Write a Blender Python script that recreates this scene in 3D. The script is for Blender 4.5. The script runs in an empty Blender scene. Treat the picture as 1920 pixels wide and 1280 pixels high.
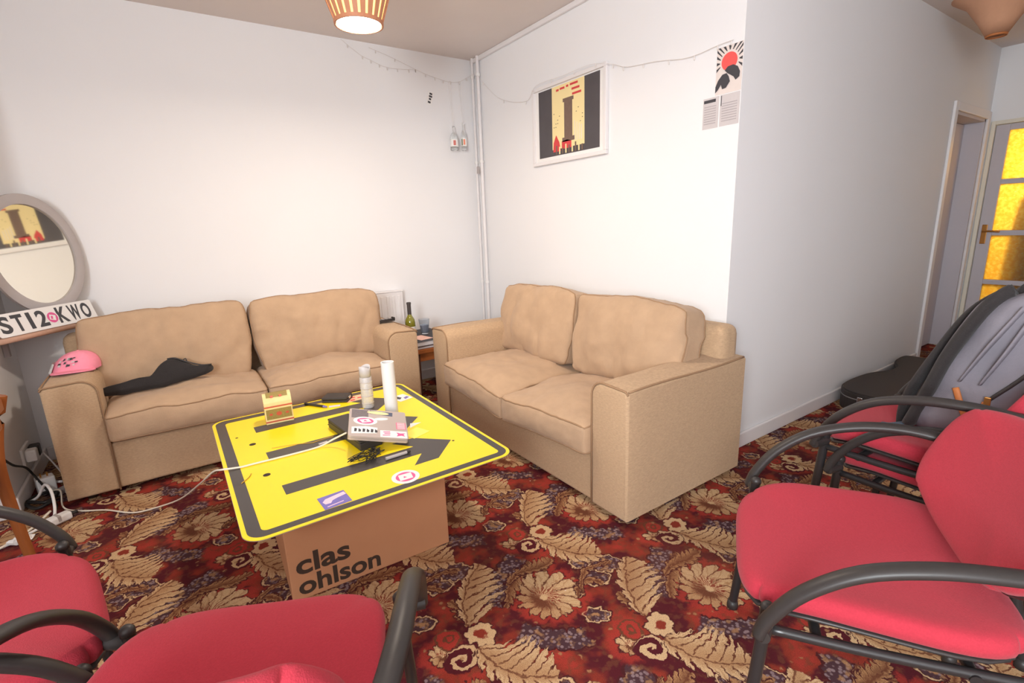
import bpy, bmesh, math, random
from mathutils import Vector, Matrix, noise as mnoise
random.seed(7)
PI = math.pi
scene = bpy.context.scene
COL = scene.collection

# ------------------------------------------------------------------ camera
F_PX, YAW, PITCH, ROLL = 929.58, 0.59812, 0.230913, -0.036127
fw = Vector((math.sin(YAW)*math.cos(PITCH), math.cos(YAW)*math.cos(PITCH), -math.sin(PITCH)))
rt = Vector((math.cos(YAW), -math.sin(YAW), 0.0)); upv = rt.cross(fw)
rt, upv = (math.cos(ROLL)*rt+math.sin(ROLL)*upv), (-math.sin(ROLL)*rt+math.cos(ROLL)*upv)
cam_d = bpy.data.cameras.new('camera'); cam = bpy.data.objects.new('camera', cam_d); COL.objects.link(cam)
cam_d.sensor_width = 36.0; cam_d.sensor_fit = 'HORIZONTAL'; cam_d.lens = 36.0*F_PX/1920.0; cam_d.clip_start = 0.02
cam.matrix_world = Matrix(((rt.x, upv.x, -fw.x, 0.0), (rt.y, upv.y, -fw.y, 0.0), (rt.z, upv.z, -fw.z, 1.2), (0, 0, 0, 1)))
scene.camera = cam
# ------------------------------------------------------------------ world, light, exposure
wd = bpy.data.worlds.new('world'); scene.world = wd; wd.use_nodes = True
wd.node_tree.nodes['Background'].inputs[0].default_value = (0.75, 0.85, 1.0, 1); wd.node_tree.nodes['Background'].inputs[1].default_value = 0.15
vs = scene.view_settings; vs.view_transform = 'Standard'; vs.look = 'None'; vs.gamma = 1.0; vs.exposure = 0.4; vs.use_curve_mapping = False

def area_light(name, loc, target, sx, sy, power, color):
    d = bpy.data.lights.new(name, 'AREA'); d.shape = 'RECTANGLE'; d.size = sx; d.size_y = sy; d.energy = power; d.color = color
    o = bpy.data.objects.new(name, d); COL.objects.link(o); o.location = loc
    o.rotation_euler = (Vector(target)-Vector(loc)).to_track_quat('-Z', 'Y').to_euler()
    return o
# added area light for soft light from behind the camera, at an invented window
area_light('added_light_left_offscreen', (-1.705, -1.0, 1.65), (2.0, -0.6, 1.4), 1.26, 1.16, 125.0, (0.91, 0.965, 1.0))

# ------------------------------------------------------------------ object helpers
INV = {}
def reg(o, M): INV[o.name] = M
def link(o, parent=None):
    COL.objects.link(o)
    if parent is not None: o.parent = parent
    return o
def props(o, label=None, cat=None, group=None, kind=None):
    if label: o['label'] = label
    if cat: o['category'] = cat
    if group: o['group'] = group
    if kind: o['kind'] = kind
    return o
def thing(name, label, cat, loc=(0, 0, 0), rz=0.0, group=None):
    o = bpy.data.objects.new(name, None); link(o); o.location = loc; o.rotation_euler = (0, 0, rz); o.empty_display_size = 0.05
    INV[o.name] = (Matrix.Translation(Vector(loc)) @ Matrix.Rotation(rz, 4, 'Z')).inverted()
    return props(o, label, cat, group)
def obj(name, bm, mat, parent=None, smooth=False, world=False, sharp=None):
    """one mesh object; with world=True the bmesh is in world coordinates and is moved into the parent's space"""
    if world and parent is not None:
        bm.transform(INV[parent.name])
    if smooth:
        for f in bm.faces: f.smooth = True
        if sharp:
            for e in bm.edges:
                if len(e.link_faces) == 2 and e.calc_face_angle(0) > sharp: e.smooth = False
    me = bpy.data.meshes.new(name); bm.normal_update(); bm.to_mesh(me); bm.free()
    if mat is not None: me.materials.append(mat)
    o = bpy.data.objects.new(name, me); link(o, parent)
    if parent is not None: INV[o.name] = INV[parent.name]
    return o
def struct(name, bm, mat, parent=None, **k):
    o = obj(name, bm, mat, parent, **k)
    if parent is None: o['kind'] = 'structure'; INV[o.name] = Matrix.Identity(4)
    return o
def copy_tree(o, parent=None):
    c = o.copy(); link(c); c.parent = parent
    for ch in list(o.children): copy_tree(ch, c)
    return c
# ---- bmesh shapes
def B(): return bmesh.new()
def box(bm, x0, x1, y0, y1, z0, z1, bev=0.0, seg=2):
    r = bmesh.ops.create_cube(bm, size=1.0)
    M = Matrix.Translation(((x0+x1)/2, (y0+y1)/2, (z0+z1)/2)) @ Matrix.Diagonal((x1-x0, y1-y0, z1-z0, 1))
    bmesh.ops.transform(bm, matrix=M, verts=r['verts'])
    if bev > 0:
        es = list({e for v in r['verts'] for e in v.link_edges})
        bmesh.ops.bevel(bm, geom=es, offset=bev, segments=seg, profile=0.5, affect='EDGES')
    return bm
def obox(bm, c, sx, sy, sz, rz=0.0, bev=0.0, rx=0.0, ry=0.0):
    """box of size (sx,sy,sz) centred at c, turned"""
    b2 = B(); box(b2, -sx/2, sx/2, -sy/2, sy/2, -sz/2, sz/2, bev)
    b2.transform(Matrix.Translation(c) @ Matrix.Rotation(rz, 4, 'Z') @ Matrix.Rotation(ry, 4, 'Y') @ Matrix.Rotation(rx, 4, 'X'))
    me = bpy.data.meshes.new('tmp'); b2.to_mesh(me); b2.free(); bm.from_mesh(me); bpy.data.meshes.remove(me)
    return bm
def prism(bm, poly, z0, z1, M=None):
    """polygon (x,y) extruded from z0 to z1"""
    lo = [bm.verts.new((p[0], p[1], z0)) for p in poly]; hi = [bm.verts.new((p[0], p[1], z1)) for p in poly]
    n = len(poly); fs = [bm.faces.new(lo[::-1]), bm.faces.new(hi)]
    for i in range(n): fs.append(bm.faces.new((lo[i], lo[(i+1) % n], hi[(i+1) % n], hi[i])))
    bmesh.ops.recalc_face_normals(bm, faces=fs)
    if M is not None: bmesh.ops.transform(bm, matrix=M, verts=lo+hi)
    return lo+hi
def catmull(pts, sub=6):
    P = [Vector(p) for p in pts]
    if sub <= 1: return P
    out = []
    for i in range(len(P)-1):
        a, b, c, d = P[max(i-1, 0)], P[i], P[i+1], P[min(i+2, len(P)-1)]
        for k in range(sub):
            t = k/sub
            out.append(0.5*((2*b)+(c-a)*t+(2*a-5*b+4*c-d)*t*t+(3*b-a-3*c+d)*t**3))
    out.append(P[-1]); return out
def tube(bm, pts, r=0.01, seg=10, sub=6, closed=False, flat=None, up=(0, 0, 1), taper=None):
    P = [Vector(p) for p in pts] if (sub <= 1) else catmull(pts if not closed else list(pts)+[pts[0]], sub)
    if closed and sub > 1: P = P[:-1]
    n = len(P); rings = []; prev = None
    for i in range(n):
        if closed: t = P[(i+1) % n]-P[i-1]
        else: t = P[min(i+1, n-1)]-P[max(i-1, 0)]
        if t.length < 1e-9: t = Vector((0, 0, 1))
        t.normalize()
        if flat or prev is None:
            u = Vector(up)
            if abs(u.dot(t)) > 0.97: u = Vector((1, 0, 0)) if abs(t.x) < 0.9 else Vector((0, 1, 0))
            s = t.cross(u).normalized()
        else:
            s = prev-t*prev.dot(t); s.normalize()
        prev = s; nn = s.cross(t)
        rs, rn = (flat if flat else (r, r)); k = 1.0 if taper is None else taper[0]+(taper[1]-taper[0])*i/(n-1)
        rings.append([bm.verts.new(P[i]+s*math.cos(2*PI*j/seg)*rs*k+nn*math.sin(2*PI*j/seg)*rn*k) for j in range(seg)])
    fs = []
    for i in range(n if closed else n-1):
        a, b = rings[i], rings[(i+1) % n]
        for j in range(seg): fs.append(bm.faces.new((a[j], a[(j+1) % seg], b[(j+1) % seg], b[j])))
    if not closed: fs.append(bm.faces.new(rings[0][::-1])); fs.append(bm.faces.new(rings[-1]))
    bmesh.ops.recalc_face_normals(bm, faces=fs)
    return bm
def lathe(bm, prof, c=(0, 0, 0), seg=28, M=None, cap=True):
    """profile [(r,z)...] turned about z"""
    rings = []; vs_ = []
    for r, z in prof:
        ring = [bm.verts.new((c[0]+max(r, 1e-5)*math.cos(2*PI*j/seg), c[1]+max(r, 1e-5)*math.sin(2*PI*j/seg), c[2]+z)) for j in range(seg)]
        rings.append(ring); vs_ += ring
    fs = []
    for a, b in zip(rings, rings[1:]):
        for j in range(seg): fs.append(bm.faces.new((a[j], a[(j+1) % seg], b[(j+1) % seg], b[j])))
    if cap: fs.append(bm.faces.new(rings[0][::-1])); fs.append(bm.faces.new(rings[-1]))
    bmesh.ops.recalc_face_normals(bm, faces=fs)
    if M is not None: bmesh.ops.transform(bm, matrix=M, verts=vs_)
    return bm
def cyl(bm, a, b, r, seg=14, r2=None):
    tube(bm, [a, b], r, seg, sub=1, taper=(1, (r2/r if r2 else 1))); return bm
def spaced(h, r, n):
    a = [-h, -h+r*0.15, -h+r*0.45, -h+r]; m = [(-h+r)+(2*(h-r))*k/n for k in range(1, n)]
    return a+m+[h-r, h-r*0.45, h-r*0.15, h]
def rbox_map(p, hx, hy, hz, r):
    q = Vector((max(-(hx-r), min(hx-r, p[0])), max(-(hy-r), min(hy-r, p[1])), max(-(hz-r), min(hz-r, p[2]))))
    d = Vector(p)-q
    if d.length > 1e-9:
        m = max(abs(d.x), abs(d.y), abs(d.z)); d = d.normalized()*m
    return q+d
def rbox(bm, hx, hy, hz, r, fn=None, n=10, nz=None):
    """rounded box grid centred on the origin, deformed by fn"""
    X, Y, Z = spaced(hx, r, n), spaced(hy, r, n), spaced(hz, r, nz or max(2, n//3)); vd = {}
    def v(i, j, k):
        key = (i, j, k)
        if key not in vd:
            p = rbox_map((X[i], Y[j], Z[k]), hx, hy, hz, r)
            if fn: p = fn(p)
            vd[key] = bm.verts.new(p)
        return vd[key]
    nx, ny, nz = len(X)-1, len(Y)-1, len(Z)-1; fs = []
    for i in range(nx):
        for j in range(ny):
            fs.append(bm.faces.new((v(i, j, 0), v(i, j+1, 0), v(i+1, j+1, 0), v(i+1, j, 0)))); fs.append(bm.faces.new((v(i, j, nz), v(i+1, j, nz), v(i+1, j+1, nz), v(i, j+1, nz))))
    for i in range(nx):
        for k in range(nz):
            fs.append(bm.faces.new((v(i, 0, k), v(i+1, 0, k), v(i+1, 0, k+1), v(i, 0, k+1)))); fs.append(bm.faces.new((v(i, ny, k), v(i, ny, k+1), v(i+1, ny, k+1), v(i+1, ny, k))))
    for j in range(ny):
        for k in range(nz):
            fs.append(bm.faces.new((v(0, j, k), v(0, j, k+1), v(0, j+1, k+1), v(0, j+1, k)))); fs.append(bm.faces.new((v(nx, j, k), v(nx, j+1, k), v(nx, j+1, k+1), v(nx, j, k+1))))
    bmesh.ops.recalc_face_normals(bm, faces=fs)
    return bm
def rrect(x0, x1, y0, y1, r, n=6):
    out = []
    for cx, cy, a in ((x1-r, y1-r, 0), (x0+r, y1-r, PI/2), (x0+r, y0+r, PI), (x1-r, y0+r, 1.5*PI)):
        for k in range(n+1): out.append((cx+r*math.cos(a+PI/2*k/n), cy+r*math.sin(a+PI/2*k/n)))
    return out
def ngon(cx, cy, rx, ry=None, n=28, rot=0.0):
    ry = ry or rx; out = []
    for k in range(n):
        x, y = rx*math.cos(2*PI*k/n), ry*math.sin(2*PI*k/n)
        out.append((cx+x*math.cos(rot)-y*math.sin(rot), cy+x*math.sin(rot)+y*math.cos(rot)))
    return out
def puff(bm, outline, th, rings=6, fn=None):
    """pillow from a closed outline in xy, both sides bulging to th/2"""
    n = len(outline); cx = sum(p[0] for p in outline)/n; cy = sum(p[1] for p in outline)/n
    allr = {}
    for s in (1, -1):
        rr = []
        for k in range(rings):
            t = k/rings; h = th/2*math.sqrt(max(0, 1-(1-t)**2.2))
            if k == 0 and s == -1: rr.append(allr[1][0]); continue
            ring = []
            for p in outline:
                q = Vector((cx+(p[0]-cx)*(1-t), cy+(p[1]-cy)*(1-t), s*h))
                ring.append(bm.verts.new(fn(q) if fn else q))
            rr.append(ring)
        allr[s] = rr
        q = Vector((cx, cy, s*th/2)); c = bm.verts.new(fn(q) if fn else q)
        for a, b in zip(rr, rr[1:]):
            for j in range(n): bm.faces.new((a[j], a[(j+1) % n], b[(j+1) % n], b[j]))
        for j in range(n): bm.faces.new((rr[-1][j], rr[-1][(j+1) % n], c))
    bmesh.ops.recalc_face_normals(bm, faces=bm.faces[:])
    return bm
def text_bm(body, width, height=None, extrude=0.0006, bold=0.0, M=None):
    cu = bpy.data.curves.new('txt', 'FONT'); cu.body = body; cu.size = 1.0; cu.extrude = 0.02; cu.offset = bold; cu.resolution_u = 4
    o = bpy.data.objects.new('txt', cu); COL.objects.link(o); dg = bpy.context.evaluated_depsgraph_get()
    me = bpy.data.meshes.new_from_object(o.evaluated_get(dg)); bpy.data.objects.remove(o); bpy.data.curves.remove(cu)
    xs = [v.co.x for v in me.vertices]; ys = [v.co.y for v in me.vertices]
    sx = width/(max(xs)-min(xs)); sy = sx if height is None else height/(max(ys)-min(ys))
    bm = B(); bm.from_mesh(me); bpy.data.meshes.remove(me)
    for v in bm.verts: v.co = Vector(((v.co.x-min(xs))*sx, (v.co.y-min(ys))*sy, (v.co.z+0.02)/0.04*extrude))
    if M is not None: bm.transform(M)
    return bm

# ------------------------------------------------------------------ materials
def srgb(r, g, b):
    def f(c):
        c /= 255.0
        return c/12.92 if c <= 0.04045 else ((c+0.055)/1.055)**2.4
    return (f(r), f(g), f(b))
def mat(name, rgb, rough=0.6, metal=0.0, var=0.06, scale=40.0, bump=0.0, bscale=200.0, spec=0.4, coat=0.0, stretch=None, sheen=0.0):
    """principled surface whose colour varies a little with noise, with optional noise relief"""
    m = bpy.data.materials.new(name); m.use_nodes = True; nt = m.node_tree; N = nt.nodes; L = nt.links
    b = N['Principled BSDF']; b.inputs['Roughness'].default_value = rough; b.inputs['Metallic'].default_value = metal
    b.inputs['Specular IOR Level'].default_value = spec; b.inputs['Coat Weight'].default_value = coat
    if sheen: b.inputs['Sheen Weight'].default_value = sheen
    tc = N.new('ShaderNodeTexCoord'); src = tc.outputs['Object']
    if stretch:
        mp = N.new('ShaderNodeMapping'); mp.inputs['Scale'].default_value = stretch; L.new(src, mp.inputs[0]); src = mp.outputs[0]
    nz = N.new('ShaderNodeTexNoise'); nz.inputs['Scale'].default_value = scale; nz.inputs['Detail'].default_value = 3.0; L.new(src, nz.inputs['Vector'])
    mx = N.new('ShaderNodeMix'); mx.data_type = 'RGBA'; L.new(nz.outputs['Fac'], mx.inputs['Factor'])
    mx.inputs['A'].default_value = tuple(max(0, c*(1-var)) for c in rgb)+(1,); mx.inputs['B'].default_value = tuple(min(1, c*(1+var)) for c in rgb)+(1,)
    L.new(mx.outputs['Result'], b.inputs['Base Color'])
    if bump > 0:
        n2 = N.new('ShaderNodeTexNoise'); n2.inputs['Scale'].default_value = bscale; n2.inputs['Detail'].default_value = 2.0; L.new(src, n2.inputs['Vector'])
        bp = N.new('ShaderNodeBump'); bp.inputs['Strength'].default_value = bump; bp.inputs['Distance'].default_value = 0.003
        L.new(n2.outputs['Fac'], bp.inputs['Height']); L.new(bp.outputs[0], b.inputs['Normal'])
    return m
def emit(name, rgb, s):
    m = bpy.data.materials.new(name); m.use_nodes = True; N = m.node_tree.nodes; N.remove(N['Principled BSDF'])
    e = N.new('ShaderNodeEmission'); e.inputs[0].default_value = rgb+(1,); e.inputs[1].default_value = s
    m.node_tree.links.new(e.outputs[0], N['Material Output'].inputs[0]); return m
def glass(name, rgb, rough=0.02, alpha=None):
    m = bpy.data.materials.new(name); m.use_nodes = True; b = m.node_tree.nodes['Principled BSDF']
    b.inputs['Base Color'].default_value = rgb+(1,); b.inputs['Transmission Weight'].default_value = 1.0; b.inputs['Roughness'].default_value = rough; b.inputs['IOR'].default_value = 1.3
    return m
MT = {}
MT['wall'] = mat('white_wall_paint', srgb(236, 235, 236), 0.75, var=0.012, scale=3.0, bump=0.05, bscale=90, spec=0.2)
MT['ceiling'] = mat('ceiling_paint', srgb(226, 217, 212), 0.85, var=0.025, scale=5, bump=0.12, bscale=60, spec=0.15)
MT['trim'] = mat('white_gloss_trim', srgb(232, 228, 228), 0.4, var=0.02, scale=8)
MT['fabric'] = mat('tan_chenille', srgb(190, 160, 128), 0.95, var=0.24, scale=75, bump=0.6, bscale=120, spec=0.1, stretch=(1, 1, 3.2), sheen=0.1)
MT['cushion'] = mat('tan_cushion_fabric', srgb(186, 156, 127), 0.95, var=0.13, scale=16, bump=0.35, bscale=320, spec=0.1, sheen=0.15)
MT['piping'] = mat('tan_piping', srgb(158, 126, 96), 0.9, var=0.06)
MT['red'] = mat('red_wool', srgb(178, 54, 68), 0.95, var=0.14, scale=240, bump=0.3, bscale=450, spec=0.12, sheen=0.1)
MT['black'] = mat('black_plastic', srgb(52, 48, 47), 0.42, var=0.08, scale=60)
MT['blackmetal'] = mat('black_powder_coat', srgb(42, 40, 41), 0.3, var=0.08, scale=60, spec=0.5)
MT['chrome'] = mat('polished_steel', srgb(205, 205, 205), 0.2, metal=1.0, var=0.03)
MT['yellow'] = mat('yellow_sign_sheeting', srgb(255, 222, 20), 0.32, var=0.02, scale=6, spec=0.5)
MT['signblack'] = mat('black_sign_sheeting', srgb(66, 60, 57), 0.3, var=0.05, scale=12, spec=0.5)
MT['alu'] = mat('aluminium_edge', srgb(170, 168, 165), 0.4, metal=0.6)
MT['card'] = mat('brown_cardboard', srgb(188, 134, 98), 0.85, var=0.05, scale=14, bump=0.05, bscale=150, spec=0.15)
MT['cardprint'] = mat('black_print', srgb(62, 46, 36), 0.8)
MT['white'] = mat('white_plastic', srgb(236, 234, 232), 0.4, var=0.02)
MT['paper'] = mat('white_paper', srgb(238, 236, 234), 0.8, var=0.02)
MT['greypaper'] = mat('grey_paper', srgb(205, 198, 198), 0.8, var=0.05, scale=60)
MT['dark'] = mat('dark_ink', srgb(70, 68, 72), 0.8, var=0.08)
MT['wood'] = mat('brown_wood', srgb(150, 84, 40), 0.45, var=0.2, scale=14, stretch=(8, 8, 1), coat=0.2)
MT['wooddark'] = mat('dark_wood', srgb(92, 58, 44), 0.5, var=0.2, scale=14, stretch=(8, 8, 1))
MT['pinkwood'] = mat('pine_shelf', srgb(188, 148, 126), 0.6, var=0.1, scale=12, stretch=(8, 2, 8))
MT['greypaint'] = mat('grey_painted_wood', srgb(176, 168, 166), 0.55, var=0.04, scale=20)
MT['cable_white'] = mat('white_cable', srgb(232, 222, 205), 0.5)
MT['cable_black'] = mat('black_cable', srgb(32, 30, 30), 0.5)
MT['pink'] = mat('pink_cotton', srgb(250, 152, 174), 0.9, var=0.05, scale=90, bump=0.2, bscale=400)
MT['pink_ink'] = mat('pink_ink', srgb(222, 92, 150), 0.6)
MT['red_ink'] = mat('red_ink', srgb(214, 72, 74), 0.7)
MT['cream'] = mat('cream_paper', srgb(244, 224, 166), 0.7, var=0.03, scale=10)
MT['posterdark'] = mat('charcoal_print', srgb(82, 77, 80), 0.55, var=0.18, scale=9)
MT['brownink'] = mat('brown_ink', srgb(122, 100, 88), 0.7, var=0.15, scale=40)
MT['greyfabric'] = mat('grey_blue_nylon', srgb(120, 116, 124), 0.8, var=0.16, scale=9, bump=0.3, bscale=120)
MT['bluegrey'] = mat('slate_blue_nylon', srgb(84, 96, 112), 0.8, var=0.1, scale=12, bump=0.3, bscale=150)
MT['leather'] = mat('tan_leather', srgb(184, 112, 62), 0.6, var=0.1)
MT['blackfabric'] = mat('black_fabric', srgb(42, 38, 38), 0.9, var=0.12, scale=60, bump=0.4, bscale=260, sheen=0.1)
MT['case'] = mat('black_leatherette', srgb(56, 49, 46), 0.55, var=0.08, scale=80, bump=0.2, bscale=300)
MT['brass'] = mat('brass', srgb(206, 150, 84), 0.3, metal=0.9)
MT['silver'] = mat('silver_shell', srgb(196, 182, 176), 0.35, metal=0.35, var=0.02)
MT['doorpaint'] = mat('grey_white_door_paint', srgb(196, 190, 196), 0.5, var=0.02)
MT['framepaint'] = mat('cream_frame_paint', srgb(228, 222, 206), 0.5, var=0.03)
MT['copper'] = mat('rose_wood_veneer', srgb(205, 140, 104), 0.5, var=0.12, scale=20, stretch=(6, 6, 1))
MT['foot'] = mat('dark_foot', srgb(46, 32, 26), 0.6)

# ---- small expression compiler for node maths (used by the carpet)
class NX:
    nt = None
    def __init__(s, v): s.v = v
    @staticmethod
    def op(o, *a):
        n = NX.nt.nodes.new('ShaderNodeMath'); n.operation = o
        for i, x in enumerate(a):
            x = x.v if isinstance(x, NX) else x
            if isinstance(x, (int, float)): n.inputs[i].default_value = x
            else: NX.nt.links.new(x, n.inputs[i])
        return NX(n.outputs[0])
    def __add__(s, o): return NX.op('ADD', s, o)
    __radd__ = __add__
    def __sub__(s, o): return NX.op('SUBTRACT', s, o)
    def __rsub__(s, o): return NX.op('SUBTRACT', o, s)
    def __mul__(s, o): return NX.op('MULTIPLY', s, o)
    __rmul__ = __mul__
    def __truediv__(s, o): return NX.op('DIVIDE', s, o)
    def __rtruediv__(s, o): return NX.op('DIVIDE', o, s)
    def __neg__(s): return NX.op('MULTIPLY', s, -1.0)
def nsin(a): return NX.op('SINE', a)
def nabs(a): return NX.op('ABSOLUTE', a)
def nmin(a, b): return NX.op('MINIMUM', a, b)
def nmax(a, b): return NX.op('MAXIMUM', a, b)
def npow(a, b): return NX.op('POWER', a, b)
def nsqrt(a): return NX.op('SQRT', a)
def natan2(a, b): return NX.op('ARCTAN2', a, b)
def nround(a): return NX.op('ROUND', a)
def nfract(a): return NX.op('FRACT', a)
def nstep(x, e0, e1):
    n = NX.nt.nodes.new('ShaderNodeMapRange'); n.interpolation_type = 'SMOOTHSTEP'
    for i, a in ((0, x), (1, e0), (2, e1)):
        a = a.v if isinstance(a, NX) else a
        if isinstance(a, (int, float)): n.inputs[i].default_value = a
        else: NX.nt.links.new(a, n.inputs[i])
    return NX(n.outputs[0])
def nmix(fac, a, b):
    n = NX.nt.nodes.new('ShaderNodeMix'); n.data_type = 'RGBA'
    for k, x in (('Factor', fac), ('A', a), ('B', b)):
        i = n.inputs[k] if k == 'Factor' else [q for q in n.inputs if q.name == k and q.type == 'RGBA'][0]
        x = x.v if isinstance(x, NX) else x
        if isinstance(x, (int, float)): i.default_value = x
        elif isinstance(x, tuple): i.default_value = x+(1,)
        else: NX.nt.links.new(x, i)
    return NX([q for q in n.outputs if q.type == 'RGBA'][0])
def ntex(kind, vec, scale, detail=2.0, out='Fac'):
    n = NX.nt.nodes.new(kind); n.inputs['Scale'].default_value = scale
    if 'Detail' in n.inputs: n.inputs['Detail'].default_value = detail
    NX.nt.links.new(vec, n.inputs['Vector']); return NX(n.outputs[out])

def carpet_material():
    m = bpy.data.materials.new('floral_axminster_carpet'); m.use_nodes = True; nt = m.node_tree; NX.nt = nt; L = nt.links
    b = nt.nodes['Principled BSDF']; b.inputs['Roughness'].default_value = 0.97; b.inputs['Specular IOR Level'].default_value = 0.08
    tc = nt.nodes.new('ShaderNodeTexCoord'); P = tc.outputs['Object']
    wn = nt.nodes.new('ShaderNodeTexNoise'); wn.inputs['Scale'].default_value = 17.0; wn.inputs['Detail'].default_value = 2.0; L.new(P, wn.inputs['Vector'])
    sw = nt.nodes.new('ShaderNodeSeparateXYZ'); L.new(wn.outputs['Color'], sw.inputs[0])
    sp = nt.nodes.new('ShaderNodeSeparateXYZ'); L.new(P, sp.inputs[0])
    wf = nt.nodes.new('ShaderNodeTexNoise'); wf.inputs['Scale'].default_value = 85.0; wf.inputs['Detail'].default_value = 1.0; L.new(P, wf.inputs['Vector'])
    sf = nt.nodes.new('ShaderNodeSeparateXYZ'); L.new(wf.outputs['Color'], sf.inputs[0])
    px = NX(sp.outputs[0])+(NX(sw.outputs[0])-0.5)*0.034+(NX(sf.outputs[0])-0.5)*0.016; py = NX(sp.outputs[1])+(NX(sw.outputs[1])-0.5)*0.034+(NX(sf.outputs[1])-0.5)*0.016
    AX, AY, BY = 0.46, -0.297, 0.594
    def wrap(cx, cy):
        qx = px-cx; qy = py-cy; i = nround(qx*(1/AX)); qx = qx-i*AX; qy = qy-i*AY
        qy = qy-nround(qy*(1/BY))*BY
        return qx, qy
    def arc(O, R, mid, d0, d1):
        Mx, My = O[0]+R*math.cos(mid), O[1]+R*math.sin(mid)
        qx, qy = wrap(Mx, My); qx = qx+R*math.cos(mid); qy = qy+R*math.sin(mid)
        c, s = math.cos(mid), math.sin(mid); ux = qx*c+qy*s; uy = qy*c-qx*s
        r = nsqrt(ux*ux+uy*uy); a = natan2(uy, ux)
        return (a-d0)*(1.0/(d1-d0)), r-R
    dark = srgb(74, 34, 36); maroon = srgb(84, 30, 38); rust = srgb(142, 56, 42); red = srgb(172, 60, 50)
    cream = srgb(214, 180, 138); tan = srgb(176, 132, 92); brown = srgb(112, 68, 48); mauve = srgb(142, 122, 126); mauved = srgb(76, 54, 60)
    n1 = ntex('ShaderNodeTexNoise', P, 7.5, 3.0); n2 = ntex('ShaderNodeTexNoise', P, 38.0, 2.0)
    col = nmix(nstep(n1, 0.46, 0.56), maroon, rust)
    col = nmix(nstep(n1, 0.54, 0.66)*0.8, col, red)
    col = nmix(nstep(n2, 0.50, 0.64)*0.55, col, brown)
    vor = ntex('ShaderNodeTexVoronoi', P, 78.0, 0.0, 'Distance')
    dots = nmix(nstep(vor, 0.30, 0.52), mauve, mauved); 
    dots = nmix(nstep(n2, 0.52, 0.66)*0.7, dots, tan)
    def band(col, A, hw, colr):
        t, d = arc(*A); inside = nstep(t, 0.0, 0.08)*(1.0-nstep(t, 0.92, 1.0))
        w = hw*(0.75+0.35*nabs(nsin(t*18.0)))
        out = inside*(1.0-nstep(nabs(d), w+0.006, w+0.010)); inn = inside*(1.0-nstep(nabs(d), w-0.002, w+0.002))
        col = nmix(out, col, dark); return nmix(inn, col, colr)
    def leaf(col, A, wo, wi, n, lean, c0=cream, c1=tan):
        """acanthus leaf along an arc: forward-swept lobes with sharp notches and veins (wo outside the arc, wi inside)"""
        t, d = arc(*A); side = nstep(d, -0.0005, 0.0005); ad = nabs(d)
        ph = t*n-ad*lean; fr = nfract(ph); fr2 = nfract(t*n*2.9-ad*lean*2.2)
        lob = npow(nsin(npow(fr, 1.6)*PI), 0.55)
        env = npow(nmax(nmin(t*1.6+0.10, 1.0), 0.0), 0.6)*npow(nmax(1.0-t, 0.0), 0.24)*1.18
        w = (wi+(wo-wi)*side)*env*(0.26+0.62*lob+0.20*npow(fr2, 0.7))
        okk = nstep(t, -0.01, 0.01)*(1.0-nstep(t, 0.985, 1.0))
        out = okk*(1.0-nstep(ad, w+0.003, w+0.008)); inn = okk*(1.0-nstep(ad, w-0.002, w+0.001))
        shade = nmix(nstep(ad/w, 0.75, 0.10)*0.75, c0, c1)
        shade = nmix((1.0-nstep(fr2, 0.08, 0.26))*nstep(ad/w, 0.25, 0.6)*0.75, shade, c1)
        vein = nmax(1.0-nstep(fr, 0.05, 0.20), nstep(fr, 0.92, 0.98))*nstep(ad, 0.004, 0.012)
        shade = nmix(vein, shade, brown)
        shade = nmix((1.0-nstep(ad, 0.0015, 0.0045))*0.9, shade, brown)
        shade = nmix(nstep(ntex('ShaderNodeTexNoise', P, 60.0), 0.55, 0.68)*0.45, shade, c1)
        col = nmix(out, col, dark); return nmix(inn, col, shade)
    def flower(col, cx, cy, R, n, tilt, fan):
        """open flower seen aslant: long cream petals on one side, short brown ones on the other"""
        qx, qy = wrap(cx, cy); r = nsqrt(qx*qx+qy*qy); a = natan2(qy*math.cos(tilt)-qx*math.sin(tilt), qx*math.cos(tilt)+qy*math.sin(tilt))
        fr = nfract(a*(n/(2*PI))+r*9.0); pet = npow(nsin(fr*PI), 0.6); fr2 = nfract(a*(n*2.0/(2*PI))-r*7.0)
        far = nstep(nabs(a), 0.9, 2.5)
        rr = R*(0.70+0.26*pet+0.08*fr2)*(1.0-fan*far)
        col = nmix((1.0-nstep(r, rr+0.016, rr+0.040))*0.75, col, red)
        col = nmix(1.0-nstep(r, rr+0.002, rr+0.008), col, dark)
        sh = nmix(far*0.75, cream, tan); sh = nmix(nstep(fr2, 0.65, 0.95)*0.6, sh, tan)
        sh = nmix((1.0-nstep(pet, 0.25, 0.60))*nstep(r, R*0.15, R*0.35), sh, brown)
        sh = nmix((1.0-nstep(r, R*0.25, R*0.55))*nstep(nsin(a*n*1.7+r*60.0), -0.3, 0.4)*0.9, sh, rust)
        sh = nmix((1.0-nstep(r, R*0.30, R*0.52))*far, sh, brown); sh = nmix(1.0-nstep(r, R*0.07, R*0.13), sh, cream)
        return nmix(1.0-nstep(r, rr-0.003, rr+0.002), col, sh)
    V = ((1.4473, 0.7376), 0.4208, 2.552, 0.265, -0.414); H = ((1.2573, 0.7701), 0.2262, -2.616, -0.520, 0.612)
    J = ((0.9375, 1.4264), 0.1838, -1.776, -0.367, 0.534); M1 = ((1.6431, 0.4151), 0.6863, 2.204, -0.217, 0.188)
    M2 = ((0.9619, 1.1919), 0.3001, -2.283, -0.373, 0.383); NN = ((0.9988, 1.045), 0.0501, 1.524, 1.597, -1.650)
    col = band(col, M1, 0.036, dots); col = band(col, M2, 0.034, dots)
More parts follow.
